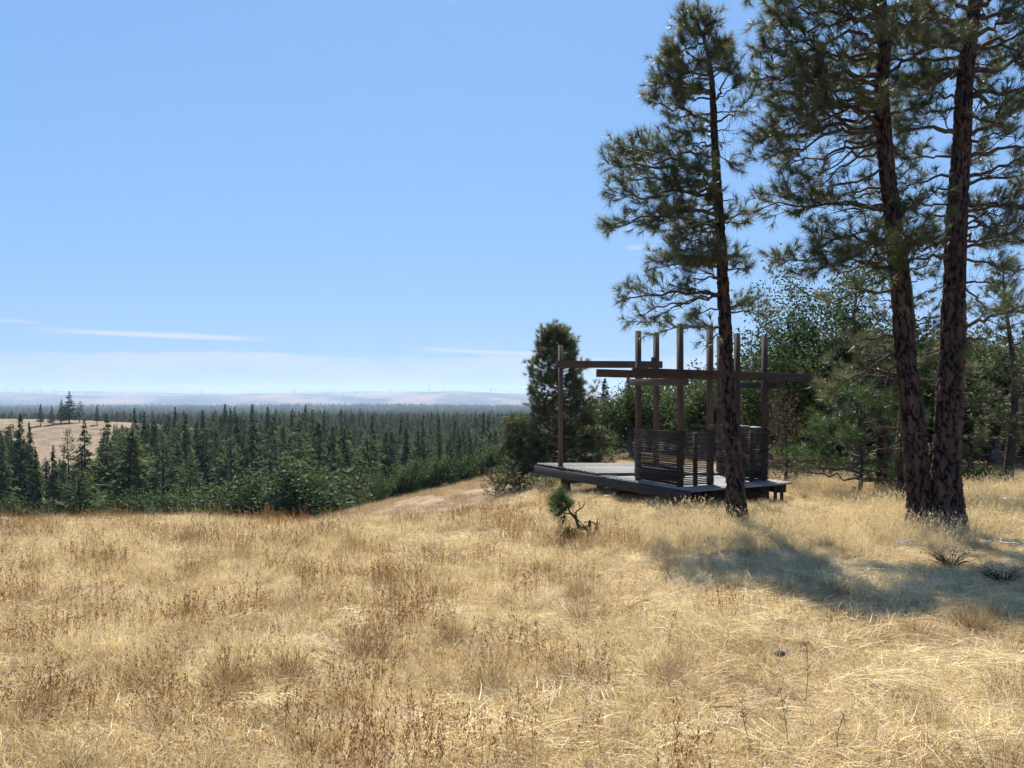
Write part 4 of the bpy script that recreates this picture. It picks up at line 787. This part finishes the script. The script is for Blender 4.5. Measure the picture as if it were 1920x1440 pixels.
for u_, w_ in cand:
    d = math.sqrt(95 ** 2 + w_ * (420 ** 2 - 95 ** 2)); x = u_ * d; px = 960 + u_ * F
    if clearing(x, d) > .24 or (u_ < -.52 and d > 215 and clearing(x, d * 1.0) > .05): continue
    if px < 215 and d > 200: continue
    if any((x - a) ** 2 + (d - b) ** 2 < 4.6 ** 2 for a, b in placed): continue
    top = np.interp(px, *ENV) + rng.uniform(2, 14) + abs(rng.normal(0, 22)) + max(0, (130 - d) * .35); z = float(H(x, d)); hmax = EYE + (HZ - top) / F * d - z; h = min(hmax, rng.uniform(9, 22))
    if h < 5: continue
    top = HZ - (z + h - EYE) / d * F
    which = int(rng.choice([0, 1, 2, 3, 4, 5], p=[.2, .2, .12, .18, .17, .13]))
    if n_fill < 250 and d < 330: put(px, top, d, which, fill_lab(px, d), rng.uniform(1.15, 2.1)); n_fill += 1
    else: more.append((x, d, z - .1, h / 15)); placed.append((x, d))
    if len(placed) > 1500: break

def scatter(name, pts, rot, scl, meshes, label, cat):
    """one object of uncountable pieces: instances of small meshes on a cloud of points"""
    pc = bpy.data.collections.new(name + '_pieces')
    for me in meshes: pc.objects.link(bpy.data.objects.new(me.name, me))
    me = bpy.data.meshes.new(name); me.vertices.add(len(pts)); me.vertices.foreach_set('co', np.asarray(pts, np.float32).ravel())
    a = me.attributes.new('turn', 'FLOAT_VECTOR', 'POINT'); a.data.foreach_set('vector', np.asarray(rot, np.float32).ravel())
    a = me.attributes.new('size', 'FLOAT_VECTOR', 'POINT'); sc3 = np.asarray(scl, np.float32); sc3 = np.repeat(sc3[:, None], 3, 1) if sc3.ndim == 1 else sc3; a.data.foreach_set('vector', sc3.ravel())
    a = me.attributes.new('pick', 'INT', 'POINT'); a.data.foreach_set('value', rng.integers(0, len(meshes), len(pts)).astype(np.int32))
    o = link(name, me); tag(o, label, cat, kind='stuff')
    ng = bpy.data.node_groups.new(name, 'GeometryNodeTree'); ng.interface.new_socket('Geometry', in_out='INPUT', socket_type='NodeSocketGeometry'); ng.interface.new_socket('Geometry', in_out='OUTPUT', socket_type='NodeSocketGeometry')
    gi = ng.nodes.new('NodeGroupInput'); go = ng.nodes.new('NodeGroupOutput'); ci = ng.nodes.new('GeometryNodeCollectionInfo'); ci.inputs['Collection'].default_value = pc; ci.inputs['Separate Children'].default_value = True; ci.inputs['Reset Children'].default_value = True
    ip = ng.nodes.new('GeometryNodeInstanceOnPoints'); ip.inputs['Pick Instance'].default_value = True
    def na(nm, ty): q = ng.nodes.new('GeometryNodeInputNamedAttribute'); q.data_type = ty; q.inputs['Name'].default_value = nm; return q.outputs['Attribute']
    ng.links.new(gi.outputs[0], ip.inputs['Points']); ng.links.new(ci.outputs[0], ip.inputs['Instance']); ng.links.new(na('pick', 'INT'), ip.inputs['Instance Index'])
    er = ng.nodes.new('FunctionNodeEulerToRotation'); ng.links.new(na('turn', 'FLOAT_VECTOR'), er.inputs[0]); ng.links.new(er.outputs[0], ip.inputs['Rotation']); ng.links.new(na('size', 'FLOAT_VECTOR'), ip.inputs['Scale'])
    ng.links.new(ip.outputs[0], go.inputs[0]); md = o.modifiers.new('scatter', 'NODES'); md.node_group = ng; return o

# far forest that reads as one mass
nF = 60000; d = np.exp(rng.uniform(math.log(330), math.log(6800), nF)); u_ = rng.uniform(-.95, .95, nF); x = u_ * d; z = H(x, d); px = 960 + F * u_
hh = rng.uniform(7, 20, nF); env = np.interp(px, *ENV) + 6; env = np.where(d > 450, np.interp(px, [0, 650, 740, 820, 950, 1100], [755, 757, 751, 749, 751, 754]) + 2.2 * wav(px, px * 0, 160, 2) + rng.normal(0, 1.2, nF), env)
top = HZ - (z + hh - EYE) / d * F; cl = clearing(x, d)
ok = (cl < .12) & (top > env) & (wav(x, d, 900, 7) > -1.15)
ok &= ~((px < 230) & (d < 520) & (d > 300) & (cl > .02))
sel = np.where(ok)[0]
fp = np.stack((x, d, z), -1)[sel]; fs = hh[sel] / 15 * np.clip(1 + (d[sel] - 1500) / 6000, 1, 1.3)
if more: mo = np.array(more); fp = np.vstack((fp, mo[:, :3])); fs = np.concatenate((fs, mo[:, 3]))
pm = [conifer_proto(201 + i, w=.15 + .02 * i, pine=(i == 3), link_it=False, name='forest_conifer') for i in range(4)]
scatter('far_forest', fp, np.stack((fs * 0, fs * 0, rng.uniform(0, 6.28, len(fs))), -1), (lambda w_: np.stack((fs * w_, fs * w_, fs), -1))(rng.uniform(1.1, 1.9, len(fs))), pm, 'endless dark conifer forest filling the hazy valley', 'forest')
# woods on the plateau behind the oaks at the right
nP = 260; px = rng.uniform(1080, 2300, nP); d = rng.uniform(46, 120, nP); x = (px - 960) / F * d; z = H(x, d); hh = np.minimum(rng.uniform(5, 9, nP), np.interp(px, [1080, 1400, 1700, 2300], [4.0, 5.0, 6.5, 8]) * rng.uniform(.6, 1.2, nP))
scatter('plateau_wood', np.stack((x, d, z - .1), -1), np.stack((x * 0, x * 0, rng.uniform(0, 6.28, nP)), -1), np.stack((hh / 15 * 1.6, hh / 15 * 1.6, hh / 15), -1), pm, 'dark wood of small conifers behind the oaks on the right', 'forest')

# ------------------------------------------------------------------ dry grass
def blade_strip(mb, base, dir0, ln, bend, w, gg, tint, seg=3, kink=0.0):
    n = len(base); t = np.linspace(0, 1, seg + 1); p = base.copy(); d = dir0.copy(); rows = [p.copy()]
    for s in range(seg):
        d = norm(d + bend + gg.normal(0, kink, d.shape)); p = p + d * (ln / seg)[:, None]; rows.append(p.copy())
    sd = norm(np.cross(dir0 + gg.normal(0, .3, dir0.shape), gg.normal(0, 1, dir0.shape))) * (w / 2)[:, None]
    V = []
    for s, q in enumerate(rows): f = 1 - .85 * t[s]; V += [q - sd * f, q + sd * f]
    V = np.stack(V, 1); k = 2 * (seg + 1); i = np.arange(n)[:, None] * k
    Q = np.concatenate([np.stack((i + 2 * s, i + 2 * s + 1, i + 2 * s + 3, i + 2 * s + 2), -1).reshape(-1, 4) for s in range(seg)])
    mb.add(V.reshape(-1, 3), Q, None, np.repeat(np.clip(tint, 0, 1), k)); return rows
def tile_base(gg, n, clumps, r, spread):
    c = np.sqrt(gg.uniform(0, 1, clumps))[:, None] * r; a = gg.uniform(0, 6.28, clumps)[:, None]; c = np.hstack((np.cos(a) * c, np.sin(a) * c)); k = gg.integers(0, clumps, n)
    return np.column_stack((c[k] + gg.normal(0, spread, (n, 2)), gg.uniform(-.02, .025, n))), k
def tuft_mat_mesh(seed, n=620):       # patch of long straw pressed flat, combed along +x
    gg = np.random.default_rng(seed); mb = MB(); b, k = tile_base(gg, n, 16, .40, .07); a = gg.normal(0, .30, 16)[k] + gg.normal(0, .38, n); e = gg.uniform(.02, .5, n); tn = gg.normal(.68, .20, 16)[k]
    blade_strip(mb, b, np.stack((np.cos(a) * np.cos(e), np.sin(a) * np.cos(e), np.sin(e)), -1), gg.uniform(.12, .36, n), np.array((0, 0, -.22)), gg.uniform(.0024, .0050, n), gg, tn + gg.normal(0, .24, n), 4, .10); me = mb.mesh('straw_mat'); me.materials.append(M['straw']); return me
def tuft_fluff_mesh(seed, n=640, mat='straw'):     # patch of short fine tangled grass
    gg = np.random.default_rng(seed); mb = MB(); b, k = tile_base(gg, n, 16, .38, .065); a = gg.uniform(0, 6.28, n); e = gg.uniform(.15, 1.4, n); hs = gg.uniform(.6, 1.3, 16)[k]; tn = gg.normal(.60, .20, 16)[k]
    blade_strip(mb, b, np.stack((np.cos(a) * np.cos(e), np.sin(a) * np.cos(e), np.sin(e)), -1), gg.uniform(.05, .17, n) * hs, np.array((0, 0, -.16)), gg.uniform(.0024, .0050, n), gg, tn + gg.normal(0, .26, n), 3, .22); me = mb.mesh('straw_tuft'); me.materials.append(M[mat]); return me
def stalk_mesh(seed, n=6):           # upright brown stems with seed clusters
    gg = np.random.default_rng(seed); mb = MB(); b = np.stack((gg.normal(0, .05, n), gg.normal(0, .05, n), np.zeros(n)), -1); a = gg.uniform(0, 6.28, n); e = gg.uniform(1.25, 1.55, n); ln = gg.uniform(.16, .36, n)
    rows = blade_strip(mb, b, np.stack((np.cos(a) * np.cos(e), np.sin(a) * np.cos(e), np.sin(e)), -1), ln, np.array((0, 0, .02)), gg.uniform(.0028, .004, n), gg, gg.uniform(.45, .8, n), 4, .06)
    pos = []
    for i in range(n):
        for _ in range(gg.integers(5, 11)): f = gg.uniform(.62, 1.0) * 4; k_ = min(int(f), 3); q = rows[k_][i] * (1 - (f - k_)) + rows[k_ + 1][i] * (f - k_); pos.append(q + gg.normal(0, .005, 3))
    pos = np.array(pos); s = gg.uniform(.005, .010, len(pos)); up = norm(np.array((0, 0, 1.)) + gg.normal(0, .3, pos.shape)); sd = norm(np.cross(up, gg.normal(0, 1, pos.shape)))
    v = np.stack((pos - up * s[:, None], pos + sd * s[:, None] * .45, pos + up * s[:, None], pos - sd * s[:, None] * .45), 1).reshape(-1, 3); mb.add(v, np.arange(len(pos) * 4).reshape(-1, 4), None, np.repeat(gg.uniform(.0, .55, len(pos)), 4)); me = mb.mesh('seed_stalk'); me.materials.append(M['stalk']); return me
def tall_mesh(seed, n=26):           # knee-high pale grass with nodding feathery heads
    gg = np.random.default_rng(seed); mb = MB(); b = np.stack((gg.normal(0, .07, n), gg.normal(0, .07, n), np.zeros(n)), -1); a = gg.uniform(0, 6.28, n); e = gg.uniform(1.0, 1.5, n); ln = gg.uniform(.18, .46, n)
    rows = blade_strip(mb, b, np.stack((np.cos(a) * np.cos(e), np.sin(a) * np.cos(e), np.sin(e)), -1), ln, np.array((0, 0, -.10)), gg.uniform(.0022, .004, n), gg, gg.normal(.55, .2, n), 5, .12)
    hd = gg.uniform(size=n) < .3; tip = rows[-1][hd]; pd = norm(rows[-1][hd] - rows[-2][hd])
    if len(tip): q = np.repeat(tip, 9, 0) - np.repeat(pd, 9, 0) * gg.uniform(0, .05, (len(tip) * 9, 1)); leaves_mesh(mb, q + gg.normal(0, .005, q.shape), .012, gg, gg.uniform(.35, .9, len(q)))
    me = mb.mesh('tall_straw'); me.materials.append(M['straw']); return me
def field(n, y0, y1, power=1.0, um=.95):
    """points over the view wedge (and a margin), evenly over the ground for power 1"""
    w = rng.uniform(0, 1, n); y = (y0 ** (2 * power) + w * (y1 ** (2 * power) - y0 ** (2 * power))) ** (1 / (2 * power)); u = rng.uniform(-um, um, n); return u * y, y, u
def grass(name, pts, sc, rot, meshes, label):
    x, y = pts; scatter(name, np.stack((x, y, H(x, y)), -1), rot, sc, meshes, label, 'grass')
def upright(n): return np.stack((rng.normal(0, .10, n), rng.normal(0, .10, n), rng.uniform(0, 6.28, n)), -1)
x, y, u = field(2400, 2.2, 17, .85)
k = rng.uniform(size=len(x)) < np.clip(.42 + 1.1 * u + .35 * wav(x, y, 2.2, 15), .14, 1); x, y, u = x[k], y[k], u[k]
fa = -.5 + .8 * wav(x, y, 2.3, 25) + 1.2 * (rng.uniform(size=len(x)) < .15); sm_ = rng.uniform(.75, 1.2, len(x))
grass('flattened_straw', (x, y), sm_, np.stack((rng.normal(0, .1, len(x)), rng.normal(0, .1, len(x)), fa + rng.normal(0, .25, len(x))), -1), [tuft_mat_mesh(300 + i) for i in range(6)], 'long pale straw pressed flat across the near meadow')
x, y, u = field(3800, 2.2, 18, .85); k = rng.uniform(size=len(x)) < np.clip(.8 - .5 * u + .35 * wav(x, y, 1.7, 33), .42, 1); x, y, u = x[k], y[k], u[k]
grass('short_straw', (x, y), rng.uniform(.75, 1.2, len(x)) * (1 + .2 * wav(x, y, 1.3, 1)), upright(len(x)) * (.4, .4, 1), [tuft_fluff_mesh(320 + i) for i in range(6)], 'short tangled straw grass covering the meadow')
x, y, u = field(15000, 2.6, 16, .8); pk = wav(x, y, 2.4, 6) + .7 * wav(x, y, .9, 18) + rng.normal(0, .28, len(x)); k = (pk > np.interp(u, [-.6, 0, .15, .3, .7], [.30, .40, .8, 1.5, 1.8])) & (rng.uniform(size=len(x)) < .95); x, y = x[k], y[k]
grass('seed_stalks', (x, y), rng.uniform(.7, 1.2, len(x)), upright(len(x)), [stalk_mesh(340 + i) for i in range(6)], 'rusty brown seed stalks standing in patches over the meadow')
x, y, u = field(13000, 9.6, 20, .8); k = (u > .02) & (rng.uniform(size=len(x)) < np.clip(.25 + .5 * wav(x, y, 2.0, 28) + .5 * (u > .2), 0, 1)) & ~((y > 14) & (y < 19) & (np.abs(x - 3.3 + (y - 16.5) * .45) < 1.6)); x, y = x[k], y[k]
bx_, by_ = [], []
for (tx_, ty_), n_ in (((3.52, 12.1), 34), ((5.95, 11.3), 34), ((6.32, 11.2), 44), ((1.1, 10.4), 10)):
    a_ = rng.uniform(0, 6.28, n_); r_ = rng.uniform(.2, .75, n_); bx_.append(tx_ + np.cos(a_) * r_); by_.append(ty_ + np.sin(a_) * r_ * .8)
x = np.concatenate([x] + bx_); y = np.concatenate([y] + by_)
near_deck = np.clip((np.hypot(x - 3.5, y - 15.6) - 2.4) / 1.2, 0, 1)
grass('tall_straw', (x, y), rng.uniform(.65, 1.15, len(x)) * (.42 + .58 * near_deck), upright(len(x)), [tall_mesh(360 + i) for i in range(6)], 'knee-high pale straw with nodding heads round the pines and deck')
def clump_mesh(seed, n=300):
    gg = np.random.default_rng(seed); mb = MB(); b = np.column_stack((gg.normal(0, .045, (n, 2)), np.full(n, -.01))); a = np.arctan2(b[:, 1], b[:, 0]) + gg.normal(0, .5, n); e = np.clip(1.45 - np.hypot(b[:, 0], b[:, 1]) * 8 + gg.normal(0, .2, n), .3, 1.55)
    blade_strip(mb, b, np.stack((np.cos(a) * np.cos(e), np.sin(a) * np.cos(e), np.sin(e)), -1), gg.uniform(.09, .25, n), np.array((0, 0, -.13)), gg.uniform(.002, .004, n), gg, gg.normal(.35, .25, n), 4, .14); me = mb.mesh('bunch_grass'); me.materials.append(M['straw_dull']); return me
x, y, u = field(300, 2.8, 16, .9)
grass('bunch_grass', (x, y), rng.uniform(.6, 1.35, len(x)), upright(len(x)), [clump_mesh(395 + i) for i in range(5)], 'dull brown bunch-grass clumps dotted over the meadow')
for wi, (px, py, d, h, lab) in enumerate(((1507, 1316, 4.4, .42, 'lone thin weed stem in the lower right straw'), (1468, 1440, 3.75, .40, 'dark weed stem at the bottom edge, right of centre'), (1402, 1440, 3.8, .30, 'short weed stem at the bottom edge, left of the dark one'), (1584, 1440, 3.7, .26, 'small weed stem at the bottom edge below the straw swirls'), (1263, 1210, 5.6, .30, 'branching weed stem amid flattened straw in mid meadow'), (86, 1360, 4.2, .36, 'thin upright weed stem at lower left'), (1247, 1090, 7.4, .34, 'bushy-topped weed stem before the tiny gnarled pine'))):
    q = at(px, py, d); gg = np.random.default_rng(900 + wi); b = MB(); n = 9; t_ = np.linspace(0, 1, n); c = np.stack((.03 * np.sin(t_ * 3 + wi), .02 * np.sin(t_ * 4), t_ * h), -1); r = empty('dry_weed', (q[0], q[1], float(H(q[0], q[1])))); tag(r, lab, 'weed')
    b.tube(c, np.linspace(.0022, .0012, n), 5)
    for k in range(4): p_ = c[4 + k]; dd = norm(gg.normal(0, 1, 3) * (1, 1, .3) + (0, 0, .9)); b.tube(np.array((p_, p_ + dd * .05)), [.0018, .001], 4, cap=False)
    b.build('stem', M['twig'], r); sm = MB(); pos = c[gg.integers(5, 9, 34)] + gg.normal(0, .016, (34, 3)); leaves_mesh(sm, pos, .013, gg); sm.build('seed_head', M['stalk'], r)
x, y, u = field(5000, 16.5, 48, .8); k = (dryness(x, y) > .35) & (rng.uniform(size=len(x)) < np.clip(.55 + .5 * wav(x, y, 3.5, 12), .1, 1)); x, y = x[k], y[k]
grass('slope_straw', (x, y), rng.uniform(1.0, 1.6, len(x)), upright(len(x)) * (.3, .3, 1), [tuft_fluff_mesh(380 + i, 300, 'straw_dull') for i in range(4)], 'sparse dry grass tufts on the slope behind the meadow rim')

# ------------------------------------------------------------------ haze: pale even air round everything
hz = MB(); hz.box((-13500, -9000, -330), (13500, 13500, 118)); hm_, ht, ho = mat_new('haze_air')
pv = N(ht, 'ShaderNodeVolumePrincipled'); pv.inputs['Color'].default_value = (0.62, 0.80, 1.0, 1); pv.inputs['Density'].default_value = 1.0e-4; pv.inputs['Anisotropy'].default_value = 0.3
L(ht, pv.outputs[0], ho.inputs['Volume'])
tag(hz.build('haze', hm_), 'pale blue haze lying over the valley and far hills', 'haze', kind='stuff')
